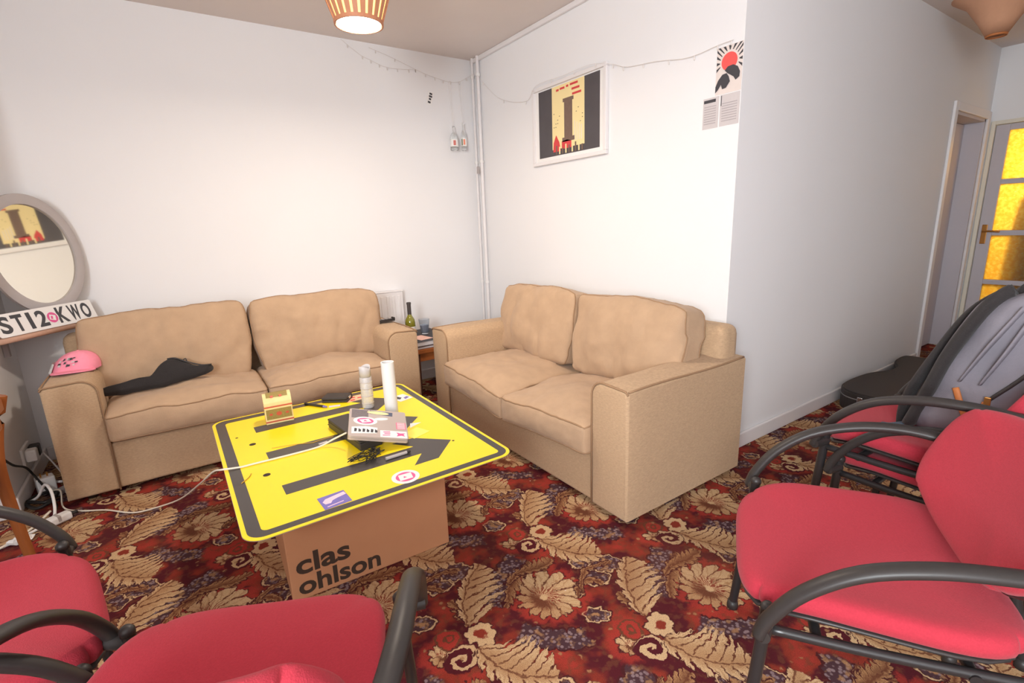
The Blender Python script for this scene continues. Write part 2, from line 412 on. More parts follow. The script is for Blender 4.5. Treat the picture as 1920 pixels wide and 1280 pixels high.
    # speckled lobes with scalloped cream rims
    def lobe(col, cx, cy, R, k, heart):
        qx, qy = wrap(cx, cy); th = -0.58; ux = qx*math.cos(th)+qy*math.sin(th); uy = qy*math.cos(th)-qx*math.sin(th)
        ang = natan2(uy, ux); rp = nsqrt(ux*ux+uy*uy*1.7)/(1.0+0.09*nsin(ang*k))
        col = nmix(1.0-nstep(rp, R+0.004, R+0.009), col, dark); col = nmix(1.0-nstep(rp, R-0.002, R+0.002), col, cream)
        col = nmix(1.0-nstep(rp, R-0.009, R-0.005), col, dark); col = nmix(1.0-nstep(rp, R-0.013, R-0.009), col, dots)
        return nmix(1.0-nstep(rp, heart-0.004, heart+0.004), col, tan)
    col = lobe(col, 1.0512, 1.0800, 0.052, 6.0, 0.010); col = lobe(col, 1.0600, 1.1650, 0.045, 5.0, 0.012); col = lobe(col, 1.1286, 1.1150, 0.062, 8.0, 0.022)
    col = lobe(col, 0.9355, 0.9565, 0.044, 7.0, 0.012)
    col = flower(col, 0.8534, 1.1150, 0.128, 13, 0.25, 0.30)
    col = flower(col, 0.4706, 1.1105, 0.040, 7, 1.2, 0.15)
    # rosette, small square flower and curl
    qx, qy = wrap(0.9751, 0.8533); r = nsqrt(qx*qx+qy*qy)
    col = nmix(1.0-nstep(r, 0.037, 0.041), col, brown); col = nmix(1.0-nstep(r, 0.030, 0.034), col, red); col = nmix((1.0-nstep(r, 0.014, 0.018)), col, brown); col = nmix((1.0-nstep(r, 0.007, 0.010)), col, red)
    qx, qy = wrap(1.062, 0.812); r = nsqrt(qx*qx+qy*qy); a = natan2(qy, qx); rr = 0.046*(0.82+0.20*nabs(nsin(a*4.0+0.6)))
    col = nmix(1.0-nstep(r, rr+0.003, rr+0.008), col, dark); col = nmix(1.0-nstep(r, rr-0.002, rr+0.002), col, cream); col = nmix(1.0-nstep(r, 0.017, 0.022), col, rust)
    qx, qy = wrap(0.9722, 0.7688); r = nsqrt(qx*qx+qy*qy); a = natan2(qy, qx)
    sp_ = nsin(r*185.0-a); col = nmix(1.0-nstep(r, 0.050, 0.054), col, maroon); col = nmix((1.0-nstep(r, 0.046, 0.050))*nstep(sp_, 0.05, 0.30), col, cream)
    fl_ = ntex('ShaderNodeTexVoronoi', P, 21.0, 0.0, 'Distance'); col = nmix((1.0-nstep(fl_, 0.10, 0.20))*nstep(n2, 0.46, 0.54)*0.8, col, tan)
    col = leaf(col, ((1.6431, 0.4151), 0.640, 2.204, -0.205, 0.175), 0.016, 0.034, 7.0, 30.0, tan, brown)
    col = leaf(col, NN, 0.018, 0.018, 4.0, 25.0, tan, brown)
    col = leaf(col, ((0.8562, 0.9290), 0.2042, 0.019, -0.336, 0.270), 0.030, 0.026, 4.0, 46.0, tan, brown)
    col = leaf(col, ((0.4671, 0.9961), 0.1541, -0.038, 0.360, -0.429), 0.026, 0.034, 4.0, 46.0, tan, brown)
    col = leaf(col, ((1.0709, 1.0114), 0.1159, 2.077, 0.646, -1.176), 0.014, 0.014, 6.0, 30.0, tan, brown)
    col = leaf(col, ((1.3168, 0.8580), 0.1038, 1.470, 0.830, -0.867), 0.030, 0.016, 6.0, 30.0, tan, brown)
    col = leaf(col, J, 0.022, 0.045, 6.0, 30.0, tan, brown)
    col = leaf(col, V, 0.030, 0.135, 6.0, 19.0)
    col = leaf(col, H, 0.055, 0.140, 7.0, 18.0)
    # pile
    pile = ntex('ShaderNodeTexNoise', P, 420.0, 1.0); col = nmix(nstep(pile, 0.62, 0.35)*0.38, col, dark)
    soil = ntex('ShaderNodeTexNoise', P, 1.6, 3.0); col = nmix(nstep(soil, 0.50, 0.72)*0.30, col, brown)
    lint = ntex('ShaderNodeTexVoronoi', P, 9.0, 0.0, 'Distance'); col = nmix((1.0-nstep(lint, 0.020, 0.028))*0.8, col, srgb(220, 205, 190))
    L.new(col.v, b.inputs['Base Color'])
    bp = nt.nodes.new('ShaderNodeBump'); bp.inputs['Strength'].default_value = 0.4; bp.inputs['Distance'].default_value = 0.004
    L.new(pile.v, bp.inputs['Height']); L.new(bp.outputs[0], b.inputs['Normal'])
    return m
MT['carpet'] = carpet_material()
def textured_pane():
    m = bpy.data.materials.new('amber_textured_glass'); m.use_nodes = True; nt = m.node_tree; NX.nt = nt; L = nt.links; N = nt.nodes
    N.remove(N['Principled BSDF']); tc = N.new('ShaderNodeTexCoord')
    mp = N.new('ShaderNodeMapping'); mp.inputs['Scale'].default_value = (1, 1, 2.4); mp.inputs['Rotation'].default_value = (0.5, 0, 0); L.new(tc.outputs['Object'], mp.inputs[0])
    vo = ntex('ShaderNodeTexVoronoi', mp.outputs[0], 26.0, 0.0, 'Distance'); no = ntex('ShaderNodeTexNoise', tc.outputs['Object'], 40.0, 2.0)
    col = nmix(nstep(no, 0.35, 0.7), srgb(246, 206, 100), srgb(255, 230, 140)); col = nmix(1.0-nstep(vo, 0.10, 0.22), col, srgb(255, 244, 190))  # paler dashes put small glossy highlights into the glass colour
    tr = N.new('ShaderNodeBsdfTranslucent'); gl = N.new('ShaderNodeBsdfGlossy'); gl.inputs['Roughness'].default_value = 0.25; L.new(col.v, tr.inputs[0])
    ms = N.new('ShaderNodeMixShader'); ms.inputs[0].default_value = 0.08; L.new(tr.outputs[0], ms.inputs[1]); L.new(gl.outputs[0], ms.inputs[2])
    bp = N.new('ShaderNodeBump'); bp.inputs['Strength'].default_value = 0.6; L.new(vo.v, bp.inputs['Height']); L.new(bp.outputs[0], gl.inputs['Normal'])
    L.new(ms.outputs[0], N['Material Output'].inputs[0]); return m
MT['amber'] = textured_pane()

# ------------------------------------------------------------------ the room
XW, YH, YB, ZC, XE = 2.183, 1.356, 3.62, 2.44, 5.77      # poster wall, hall wall, back wall, ceiling, end wall
XL = -0.73                                                # left wall of the far corner
bm = B(); box(bm, -1.85, 6.9, -2.15, 3.75, -0.06, 0.0); struct('floor', bm, MT['carpet'])
bm = B(); box(bm, -1.85, 6.9, -2.15, 3.75, ZC, ZC+0.06); struct('ceiling', bm, MT['ceiling'])
bm = B(); box(bm, XL-0.1, XW+0.1, YB, YB+0.1, 0, ZC); struct('wall_back', bm, MT['wall'])
bm = B(); box(bm, XW, XW+0.12, YH+0.12, YB, 0, ZC); struct('wall_right', bm, MT['wall'])
D0, D1, DZ = 4.93, 5.68, 1.90
bm = B(); box(bm, XW, D0, YH, YH+0.12, 0, ZC); box(bm, D1, XE+0.1, YH, YH+0.12, 0, ZC); box(bm, D0, D1, YH, YH+0.12, DZ, ZC); struct('wall_hall', bm, MT['wall'])
bm = B(); box(bm, XL-0.1, XL, 2.93, YB, 0, ZC); struct('wall_left', bm, MT['wall'])
bm = B(); box(bm, -1.80, XL-0.1, 2.93, 3.03, 0, ZC); struct('wall_bay_far', bm, MT['wall'])
bm = B()   # bay wall with an unseen opening added for the area light
box(bm, -1.80, -1.70, -2.1, -1.7, 0, ZC); box(bm, -1.80, -1.70, -0.3, 2.93, 0, ZC); box(bm, -1.80, -1.70, -1.7, -0.3, 0, 1.0); box(bm, -1.80, -1.70, -1.7, -0.3, 2.3, ZC); struct('wall_bay', bm, MT['wall'])
bm = B(); box(bm, -1.70, 2.9, -2.1, -2.0, 0, ZC); struct('wall_rear', bm, MT['wall'])
bm = B(); box(bm, 2.9, 3.0, -2.1, -0.25, 0, ZC); struct('wall_near', bm, MT['wall'])
bm = B(); box(bm, 3.0, XE+0.1, -0.35, -0.25, 0, ZC); struct('wall_hall_near', bm, MT['wall'])
def window(name, pts_frame):
    bm = B()
    for b_ in pts_frame: box(bm, *b_, 0.004)
    return struct(name, bm, MT['trim'])
window('added_window_1', [(-1.79, -1.72, -1.7, -1.64, 1.0, 2.3), (-1.79, -1.72, -0.36, -0.3, 1.0, 2.3), (-1.79, -1.72, -1.64, -0.36, 1.0, 1.06), (-1.79, -1.72, -1.64, -0.36, 2.24, 2.3), (-1.79, -1.72, -1.03, -0.97, 1.06, 2.24)])  # added frame, unseen, for the opening that carries the area light
# end wall with the opening of the glazed door
GY0, GY1, GZ = 0.50, 1.335, 1.885
bm = B(); box(bm, XE, XE+0.1, -0.35, GY0, 0, ZC); box(bm, XE, XE+0.1, GY1, YH+0.12, 0, ZC); box(bm, XE, XE+0.1, GY0, GY1, GZ, ZC); struct('wall_end', bm, MT['wall'])
# lobby behind the glazed door
bm = B(); box(bm, 6.8, 6.9, -0.35, 1.5, 0, ZC); struct('wall_lobby_far', bm, MT['wall'])
bm = B(); box(bm, XE+0.1, 6.8, 1.42, 1.5, 0, ZC); struct('wall_lobby_left', bm, MT['wall'])
bm = B(); box(bm, XE+0.1, 6.8, -0.35, -0.27, 0, ZC); struct('wall_lobby_right', bm, MT['wall'])
# skirting
def skirt(name, x0, x1, y0, y1):
    bm = B(); box(bm, x0, x1, y0, y1, 0, 0.082, 0.006); return struct(name, bm, MT['trim'])
skirt('baseboard_hall', XW-0.016, 4.86, YH-0.016, YH-0.0005); skirt('baseboard_right', XW-0.016, XW-0.0005, YH, YB-0.017)
skirt('baseboard_back', XL+0.017, XW-0.017, YB-0.016, YB-0.0005); skirt('baseboard_left', XL+0.0005, XL+0.016, 2.94, YB)
# ceiling bead along the poster wall
bm = B(); box(bm, XW-0.022, XW-0.0005, YH, YB-0.0005, ZC-0.030, ZC-0.0005, 0.004); struct('trim_1', bm, MT['trim'])
# doorway in the hall wall: architrave, lining and the grey door standing at the back of the recess
bm = B(); box(bm, D0-0.062, D0, YH-0.018, YH-0.0005, 0, DZ+0.06, 0.004); box(bm, D1, D1+0.06, YH-0.018, YH-0.0005, 0, DZ+0.06, 0.004); box(bm, D0, D1, YH-0.018, YH-0.0005, DZ, DZ+0.06, 0.004)
tr = struct('trim_2', bm, MT['trim'])
bm = B(); box(bm, D0, D0+0.02, YH, YH+0.16, 0, DZ); box(bm, D1-0.02, D1, YH, YH+0.16, 0, DZ); box(bm, D0, D1, YH, YH+0.16, DZ-0.02, DZ); struct('trim_3', bm, MT['doorpaint'])
d1 = thing('door_1', 'plain grey flush door shut at the back of the hall recess', 'door', (D0+0.02, YH+0.125, 0)); d1['kind'] = 'structure'
bm = B(); box(bm, D0+0.024, D1-0.024, YH+0.125, YH+0.160, 0.008, DZ-0.024, 0.003); obj('door_leaf', bm, MT['doorpaint'], d1, world=True)
bm = B(); box(bm, D0+0.10, D1-0.10, YH+0.119, YH+0.125, 0.16, DZ-0.16, 0.003); obj('door_panel', bm, MT['doorpaint'], d1, world=True)
# glazed door in the end wall
bm = B(); box(bm, XE-0.022, XE+0.1, GY1-0.028, GY1, 0, GZ, 0.003); box(bm, XE-0.022, XE+0.1, GY0, GY0+0.028, 0, GZ, 0.003); box(bm, XE-0.022, XE+0.1, GY0+0.028, GY1-0.028, GZ-0.03, GZ, 0.003); struct('trim_4', bm, MT['framepaint'])
d2 = thing('door_2', 'white glazed door with four amber textured panes and brass handle', 'door', (XE, 0.92, 0)); d2['kind'] = 'structure'
xd0, xd1 = XE+0.005, XE+0.045; gy0, gy1 = GY0+0.03, GY1-0.03; sy0, sy1 = gy0+0.095, gy1-0.085
def dpart(n, *a):
    bm = B(); box(bm, *a, 0.003); return obj(n, bm, MT['doorpaint'], d2, world=True)
dpart('stile', xd0, xd1, sy1, gy1, 0.008, GZ-0.033); dpart('stile', xd0, xd1, gy0, sy0, 0.008, GZ-0.033)
zr = [(0.008, 0.177), (0.560, 0.600), (0.970, 1.012), (1.385, 1.425), (1.805, GZ-0.033)]
for a, b_ in zr: dpart('rail', xd0, xd1, sy0, sy1, a, b_)
for (a, b_), (c, d_) in zip(zr, zr[1:]):
    bm = B(); box(bm, xd0+0.016, xd0+0.022, sy0, sy1, b_, c); obj('pane', bm, MT['amber'], d2, world=True)
bm = B(); box(bm, xd0-0.006, xd0, 1.248, 1.284, 0.90, 1.06, 0.004); hp = obj('handle_plate', bm, MT['brass'], d2, world=True)
bm = B(); cyl(bm, (xd0-0.006, 1.266, 1.005), (xd0-0.045, 1.266, 1.005), 0.009); tube(bm, [(xd0-0.042, 1.268, 1.005), (xd0-0.046, 1.22, 1.007), (xd0-0.044, 1.16, 1.003)], 0.008); obj('door_handle', bm, MT['brass'], hp, smooth=True, world=True)
area_light('lobby_lamp_offscreen', (6.65, 0.85, 1.65), (5.8, 0.95, 1.0), 0.3, 0.3, 15.0, (1.0, 0.90, 0.68))
# dark coat hanging just behind the glazed door
ct = thing('coat', 'dark coat hanging behind the amber glazed door', 'coat', (5.87, 0.85, 0.3))
out = [(0.60, 0.25), (0.70, 0.22), (1.0, 0.24), (1.08, 0.34), (1.095, 0.75), (1.085, 1.05), (1.065, 1.28), (0.98, 1.40), (0.90, 1.46), (0.80, 1.44), (0.66, 1.38), (0.57, 1.20), (0.55, 0.8), (0.56, 0.4)]
bm = B(); puff(bm, [(p[0], p[1]) for p in out], 0.05, fn=lambda q: Vector((5.872+q.z, q.x, q.y))); obj('coat_body', bm, MT['blackfabric'], ct, smooth=True, world=True)
bm = B(); cyl(bm, (5.872, 0.90, 1.44), (5.872, 0.90, 1.54), 0.005); tube(bm, [(5.872, 0.90, 1.54), (5.87, 0.89, 1.565), (5.85, 0.885, 1.57), (5.823, 0.885, 1.555)], 0.005); obj('hanger_hook', bm, MT['chrome'], ct, smooth=True, world=True)

# ------------------------------------------------------------------ sofas
def fold(p, s, amp, seed): return amp*(mnoise.noise(Vector((p.x*s+seed, p.y*s*1.3, p.z*s-seed))))
def sofa(name, label, loc, rz, LEN, DEP, seatz, sag, seed):
    """local frame: x along the sofa, front at y=0, back towards +y"""
    t = thing(name, label, 'sofa', loc, rz, 'tan two-seat sofas'); I = INV[t.name]; hl = LEN/2; aw = 0.195; at = 0.577
    fab, cus, pip = MT['fabric'], MT['cushion'], MT['piping']
    bm = B(); box(bm, -hl+aw-0.01, hl-aw+0.01, 0.015, DEP-0.05, 0.030, 0.262, 0.012); obj('base', bm, fab, t)
    for s in (-1, 1):
        # arm cross-section: square shoulder outside, soft round inside
        pr = [(0, 0.030), (0, at-0.012), (0.012, at)]
        for k in range(7):
            a = PI/2*k/6; pr.append((aw-0.062+0.062*math.sin(a), at+0.006-0.062+0.062*math.cos(a)))
        pr.append((aw, 0.030))
        bm = B(); M = Matrix(((s, 0, 0, -s*hl), (0, 0, -1, DEP-0.02), (0, 1, 0, 0), (0, 0, 0, 1)))
        prism(bm, pr, 0.0, DEP-0.02, M)
        bmesh.ops.recalc_face_normals(bm, faces=bm.faces[:])
        fe = [e for e in bm.edges if all(abs(v.co.y) < 1e-5 for v in e.verts)]
        bmesh.ops.bevel(bm, geom=fe, offset=0.014, segments=3, profile=0.5, affect='EDGES')
        # soft wear on the top
        bmesh.ops.subdivide_edges(bm, edges=[e for e in bm.edges if abs((e.verts[0].co-e.verts[1].co).y) > 0.3], cuts=7)
        for v in bm.verts:
            if v.co.z > at-0.1: v.co.z += 0.006*mnoise.noise(v.co*7+Vector((seed, 0, 0)))-0.010*max(0, 1-v.co.y/0.10)*0.3
        arm = obj('arm', bm, fab, t, smooth=True, sharp=0.6)
        path = [(-s*hl*1+s*p[0], 0.004, p[1]) for p in pr]
        bm = B(); tube(bm, [(q[0], 0.003, q[2]-0.002) for q in path[1:]], 0.0042, 6, sub=1); obj('piping', bm, pip, arm, smooth=True)
        bm = B(); tube(bm, [(-s*(hl+0.001)+s*0.004, y, at-0.004+0.004*math.sin(y*9)) for y in (0.01, 0.2, 0.4, 0.6, DEP-0.03)], 0.0042, 6, sub=3); obj('piping', bm, pip, arm, smooth=True)
    bm = B(); rbox(bm, hl-0.035, 0.07, 0.34, 0.045, n=6); bm.transform(Matrix.Translation((0, DEP-0.085, 0.385))); obj('back_frame', bm, fab, t, smooth=True)
    # seat cushions
    iw = hl-aw; cw = iw/2
    for s in (-1, 1):
        hy = (DEP-0.22+0.035)/2; hz = 0.070; hx = cw-0.003
        def fs(p, s=s):
            u, v = p.x/hx, p.y/hy; top = max(0, p.z/hz); q = Vector(p)
            q.z += (0.040*top-0.012*(1-top)*0)*(1-min(1, abs(u))**3)*(1-min(1, abs(v))**4)
            fr = max(0, -v); q.y -= 0.018*fr**3*(1-u*u)*(1-(p.z/hz)**2)
            lowmid = (u*(-s)+1)/2           # 1 next to the other cushion
            q.z -= sag*lowmid**2*(0.35+0.65*fr)
            q += Vector((0, 0.004*fold(p, 30, 1, seed), fold(p, 5.5, 0.018*top, seed+s)+fold(p, 17, 0.007*top, seed-s)))
            return Vector((q.x+s*cw, q.y+hy-0.035, q.z+seatz+hz))
        bm = B(); rbox(bm, hx, hy, hz, 0.022, fs, n=24); c = obj('seat_cushion', bm, cus, t, smooth=True)
        for zz in (1, -1):
            loop = [fs(rbox_map((px_*hx, py_*hy, zz*hz*0.86), hx, hy, hz, 0.022)) for px_, py_ in
                    [(-1+2*k/24, -1) for k in range(25)]+[(1, -1+2*k/24) for k in range(1, 25)]+[(1-2*k/24, 1) for k in range(1, 25)]+[(-1, 1-2*k/24) for k in range(1, 24)]]
            bm = B(); tube(bm, loop, 0.0036, 6, sub=1, closed=True); obj('piping', bm, pip, c, smooth=True)
    # back cushions, leaning and spilling over the arms
    for s in (-1, 1):
        hx, hy, hz = 0.5*(iw+0.085)+0.0, 0.078, 0.215
        def fb(p, s=s):
            u, w = p.x/hx, p.z/hz; q = Vector(p)
            fr = 1 if p.y < 0 else -1
            q.y += -0.050*fr*(1-min(1, abs(u))**2.5)*(1-min(1, abs(w))**2.5)
            q.z += -0.020*max(0, w)*abs(u)**5*(1 if u*s > 0 else 0.3)+0.010*max(0, w)*(1-u*u)
            q.x *= 1-0.10*max(0, -w)**1.2-0.05*max(0, w)**3
            q += Vector((0.008*mnoise.noise(p*9+Vector((seed, s, 1))), fold(p, 7, 0.020, seed*2+s), fold(p, 4, 0.018, seed+5*s)+0.006*mnoise.noise(Vector((p.x*16, seed+s, 0)))*max(0, w)))
            rg = 1-abs(mnoise.noise(Vector((p.x*4.5+p.z*3.0*s+seed, p.z*5.0-p.x*2.0*s, seed*3+s)))); q.y += 0.030*max(0, rg-0.86)/0.14*0.55*(1-0.5*max(0, w))
            # diagonal creases
            cr = math.sin((p.x*s*1.2+p.z)*26+seed); q.y += 0.004*cr*max(0, 0.5-abs(w))
            ti = 0.20; y, z = q.y*math.cos(ti)+q.z*math.sin(ti), -q.y*math.sin(ti)+q.z*math.cos(ti)
            return Vector((q.x+s*(hx+0.002), y+DEP-0.265, z+0.605))
        bm = B(); rbox(bm, hx, hy, hz, 0.032, fb, n=34); c = obj('back_cushion', bm, cus, t, smooth=True)
        for yy in (-1, 1):
            loop = [fb(rbox_map((px_*hx, yy*hy*0.80, pz_*hz), hx, hy, hz, 0.032)) for px_, pz_ in
                    [(-1+2*k/30, -1) for k in range(31)]+[(1, -1+2*k/20) for k in range(1, 21)]+[(1-2*k/30, 1) for k in range(1, 31)]+[(-1, 1-2*k/20) for k in range(1, 20)]]
            bm = B(); tube(bm, loop, 0.0036, 6, sub=1, closed=True); obj('piping', bm, pip, c, smooth=True)
    for sx in (-1, 1):
        for y in (0.07, DEP-0.1):
            bm = B(); lathe(bm, [(0.020, 0), (0.026, 0.034)], (sx*(hl-0.08), y, 0), 12); obj('foot', bm, MT['foot'], t, smooth=True)
    return t
sofa('sofa', 'tan fabric sofa with the black pouch and pink cap on it, below the corner mirror', (0.345, 2.87, 0), 0.0, 1.78, 0.665, 0.272, 0.012, 1.3)
sofa('sofa', 'tan fabric sofa with empty cushions below the framed poster', (1.334, 2.038, 0), -PI/2, 1.664, 0.80, 0.250, 0.045, 4.1)

# ------------------------------------------------------------------ sign table on the cardboard box
bx = thing('cardboard_box', 'brown cardboard box printed clas ohlson, standing under the yellow sign', 'box', (0.466, 1.85, 0), -0.045)
bm = B(); box(bm, -0.285, 0.285, -0.268, 0.26, 0.0, 0.3955, 0.003); obj('box_body', bm, MT['card'], bx)
bm = B(); box(bm, -0.03, 0.03, -0.2690, 0.2610, 0.3950, 0.3962); obj('packing_tape', bm, mat('packing_tape', srgb(196, 160, 120), 0.3), bx)
for body, x, z, w, h in (('clas', -0.262, 0.092, 0.176, 0.074), ('ohlson', -0.262, 0.016, 0.276, 0.068)):
    bm = text_bm(body, w, h, 0.0007, 0.026, Matrix.Translation((x, -0.2680, z)) @ Matrix.Rotation(PI/2, 4, 'X')); obj('lettering', bm, MT['cardprint'], bx)
SX0, SX1, SY0, SY1, SZ = 0.052, 0.928, 1.366, 2.442, 0.400
sg = thing('road_sign', 'yellow road sign with three black arrows used as a table top', 'road sign', ((SX0+SX1)/2, (SY0+SY1)/2, 0.3965))
bm = B(); prism(bm, rrect(SX0, SX1, SY0, SY1, 0.055, 8), 0.3965, SZ); obj('sign_plate', bm, MT['yellow'], sg, world=True)
bm = B(); prism(bm, rrect(SX0-0.001, SX1+0.001, SY0-0.001, SY1+0.001, 0.056, 8), 0.3966, 0.3982); obj('sign_edge', bm, MT['alu'], sg, world=True)
o_ = rrect(SX0+0.012, SX1-0.012, SY0+0.012, SY1-0.012, 0.045, 8); i_ = rrect(SX0+0.048, SX1-0.040, SY0+0.040, SY1-0.052, 0.018, 8)
bm = B(); n = len(o_); va = [bm.verts.new((p[0], p[1], SZ+0.0004)) for p in o_]; vb = [bm.verts.new((p[0], p[1], SZ+0.0004)) for p in i_]
vc = [bm.verts.new((p[0], p[1], SZ)) for p in o_]; vd = [bm.verts.new((p[0], p[1], SZ)) for p in i_]
for k in range(n):
    k2 = (k+1) % n; bm.faces.new((va[k], va[k2], vb[k2], vb[k])); bm.faces.new((vc[k], vc[k2], va[k2], va[k])); bm.faces.new((vb[k], vb[k2], vd[k2], vd[k]))
bmesh.ops.recalc_face_normals(bm, faces=bm.faces[:]); obj('border_band', bm, MT['signblack'], sg, world=True)
for cy in (2.225, 1.918, 1.612):
    P_ = [(0.195, cy-0.036), (0.657, cy-0.036), (0.598, cy-0.108), (0.690, cy-0.108), (0.797, cy+0.001), (0.687, cy+0.111), (0.600, cy+0.111), (0.657, cy+0.036), (0.195, cy+0.036)]
    bm = B(); prism(bm, P_, SZ, SZ+0.0004); obj('arrow', bm, MT['signblack'], sg, world=True)
for hx, hy in ((0.166, 2.071), (0.168, 1.760), (0.468, 2.083), (0.123, 2.182), (0.80, 1.60), (0.82, 2.30)):
    r_ = 0.012 if hy not in (2.182, 1.60, 2.30) else 0.005
    bm = B(); prism(bm, ngon(hx, hy, r_, n=16), SZ, SZ+0.0005); obj('bolt_hole', bm, MT['foot'], sg, world=True)
TZ = SZ+0.0005
def flat(name, poly, m, parent, z=TZ, th=0.0006):
    bm = B(); prism(bm, poly, z, z+th); return obj(name, bm, m, parent, world=True)
def rot(poly, c, a): return [(c[0]+x*math.cos(a)-y*math.sin(a), c[1]+x*math.sin(a)+y*math.cos(a)) for x, y in poly]
def rc(w, h): return [(-w/2, -h/2), (w/2, -h/2), (w/2, h/2), (-w/2, h/2)]
# stickers stuck to the sign
violet = mat('violet_print', srgb(122, 112, 186), 0.5, var=0.15, scale=60); pale = mat('pale_pink_print', srgb(244, 206, 222), 0.5)
s1 = flat('sticker', rot(rc(0.082, 0.080), (0.309, 1.449), 0.05), violet, sg); s1['label'] = 'violet square sticker with a pale curled shape'
flat('sticker_print', rot([(-0.034, 0.006), (-0.022, 0.020), (0.0, 0.024), (0.038, 0.030), (0.040, 0.012), (0.010, 0.006), (-0.006, 0.0), (-0.014, -0.012), (-0.030, -0.010)], (0.309, 1.449), 0.05), pale, s1, TZ+0.0006, 0.0002)
flat('sticker_print', rot([(-0.03, -0.026), (0.02, -0.022), (0.02, -0.026), (-0.03, -0.030)], (0.309, 1.449), 0.05), pale, s1, TZ+0.0006, 0.0002)
def badge(cx, cy, rx, z, parent, ang=0.0, ry=None):
    """round white sticker with a broken magenta ring round a tilted white square"""
    s = flat('sticker', ngon(cx, cy, rx, ry, 28, ang), MT['paper'], parent, z); s['label'] = 'round white sticker with a magenta ring'
    flat('sticker_ring', ngon(cx, cy, rx*0.70, (ry or rx)*0.70, 28, ang), MT['pink_ink'], s, z+0.0006, 0.0002)
    flat('sticker_square', rot([(-rx*.62, -rx*.28), (rx*.30, -rx*.52), (rx*.62, rx*.26), (-rx*.30, rx*.52)], (cx, cy), ang), MT['paper'], s, z+0.0008, 0.0002)
    flat('sticker_mark', rot([(-rx*.22, -rx*.10), (rx*.02, -rx*.14), (-rx*.06, rx*.14)], (cx, cy), ang), MT['pink_ink'], s, z+0.0010, 0.0002)
    return s
badge(0.540, 1.447, 0.046, TZ, sg, 0.2)
s3 = flat('sticker', rot(rc(0.075, 0.085), (0.838, 2.20), 0.25), MT['paper'], sg); s3['label'] = 'white sticker with grey and mauve shapes'
flat('sticker_print', rot([(-0.03, 0.01), (-0.005, 0.03), (0.0, 0.0), (-0.02, -0.015)], (0.838, 2.20), 0.25), MT['dark'], s3, TZ+0.0006, 0.0002)
flat('sticker_print', rot([(0.0, -0.03), (0.03, -0.02), (0.028, 0.0), (0.004, -0.008)], (0.838, 2.20), 0.25), violet, s3, TZ+0.0006, 0.0002)
s4 = flat('sticker', rot(rc(0.095, 0.075), (0.650, 2.345), 0.1), mat('salmon_print', srgb(240, 186, 150), 0.5, var=0.1, scale=70), sg); s4['label'] = 'salmon sticker with red squiggles'
for dx, dy in ((-0.03, 0.01), (0.0, 0.016), (0.025, -0.006), (-0.015, -0.018)):
    flat('sticker_print', rot([(dx-0.012, dy-0.006), (dx+0.010, dy-0.010), (dx+0.013, dy+0.006), (dx-0.006, dy+0.009)], (0.650, 2.345), 0.1), MT['red_ink'], s4, TZ+0.0006, 0.0002)
flat('sticker', rot(rc(0.035, 0.012), (0.392, 1.905), 0.2), MT['greypaper'], sg)['label'] = 'sliver of torn white sticker on an arrow'

# things on the sign
def ytop(name, label, cat, loc, rz=0.0, group=None): return thing(name, label, cat, loc, rz, group)
ch = ytop('trinket_chest', 'small painted chest with rounded lid on the yellow sign', 'chest', (0.303, 2.285, TZ), -0.09)
chm = mat('painted_cream_wood', srgb(236, 212, 150), 0.45, var=0.12, scale=40, coat=0.3); gold = mat('gold_green_ornament', srgb(150, 128, 66), 0.5, var=0.35, scale=160); redm = mat('red_ornament', srgb(196, 84, 60), 0.5, var=0.1)
bm = B(); box(bm, -0.055, 0.055, -0.042, 0.042, 0.0, 0.082, 0.002); cb = obj('chest_body', bm, chm, ch)
bm = B(); box(bm, -0.050, 0.050, -0.0440, -0.042, 0.022, 0.066); ob = obj('ornament_panel', bm, gold, cb)
for dx in (-0.032, 0.0, 0.032):
    bm = B(); prism(bm, ngon(0, 0, 0.011 if dx == 0 else 0.007, 0.009 if dx == 0 else 0.005, 12), 0, 0.001, Matrix.Translation((dx, -0.0440, 0.044)) @ Matrix.Rotation(PI/2, 4, 'X')); obj('ornament_rosette', bm, redm, cb)
for zz in (0.008, 0.074):
    bm = B(); box(bm, -0.0555, 0.0555, -0.0430, 0.0430, zz, zz+0.006); obj('ornament_band', bm, redm, cb)
arch = [(-0.042*math.cos(PI*k/12), 0.045*math.sin(PI*k/12)) for k in range(13)]
bm = B(); prism(bm, arch, -0.055, 0.055, Matrix.Translation((0, 0, 0.083)) @ Matrix(((0, 0, 1, 0), (1, 0, 0, 0), (0, 1, 0, 0), (0, 0, 0, 1)))); ld = obj('chest_lid', bm, chm, ch)
arch2 = [(-0.0432*math.cos(PI*k/12), 0.0464*math.sin(PI*k/12)) for k in range(3, 12)]
bm = B()
ring_a = [bm.verts.new((-0.042, p[0], 0.083+p[1])) for p in arch2]; ring_b = [bm.verts.new((0.042, p[0], 0.083+p[1])) for p in arch2]
for k in range(len(arch2)-1): bm.faces.new((ring_a[k], ring_b[k], ring_b[k+1], ring_a[k+1]))
obj('ornament_panel', bm, gold, ld)
for dx in (-0.02, 0.014):
    bm = B(); obox(bm, (dx, -0.028, 0.083+0.0355), 0.012, 0.010, 0.002, 0.4, rx=0.7); obj('ornament_rosette', bm, redm, ld)
pn = ytop('pen', 'slim black pen lying on the yellow sign', 'pen', (0.472, 2.352, TZ))
bm = B(); cyl(bm, (0.438, 2.411, TZ+0.006), (0.498, 2.314, TZ+0.006), 0.006); obj('barrel', bm, MT['black'], pn, smooth=True, world=True, sharp=0.6)
bm = B(); cyl(bm, (0.498, 2.314, TZ+0.006), (0.509, 2.296, TZ+0.0055), 0.0055, r2=0.0035); obj('tip', bm, violet, pn, smooth=True, world=True, sharp=0.6)
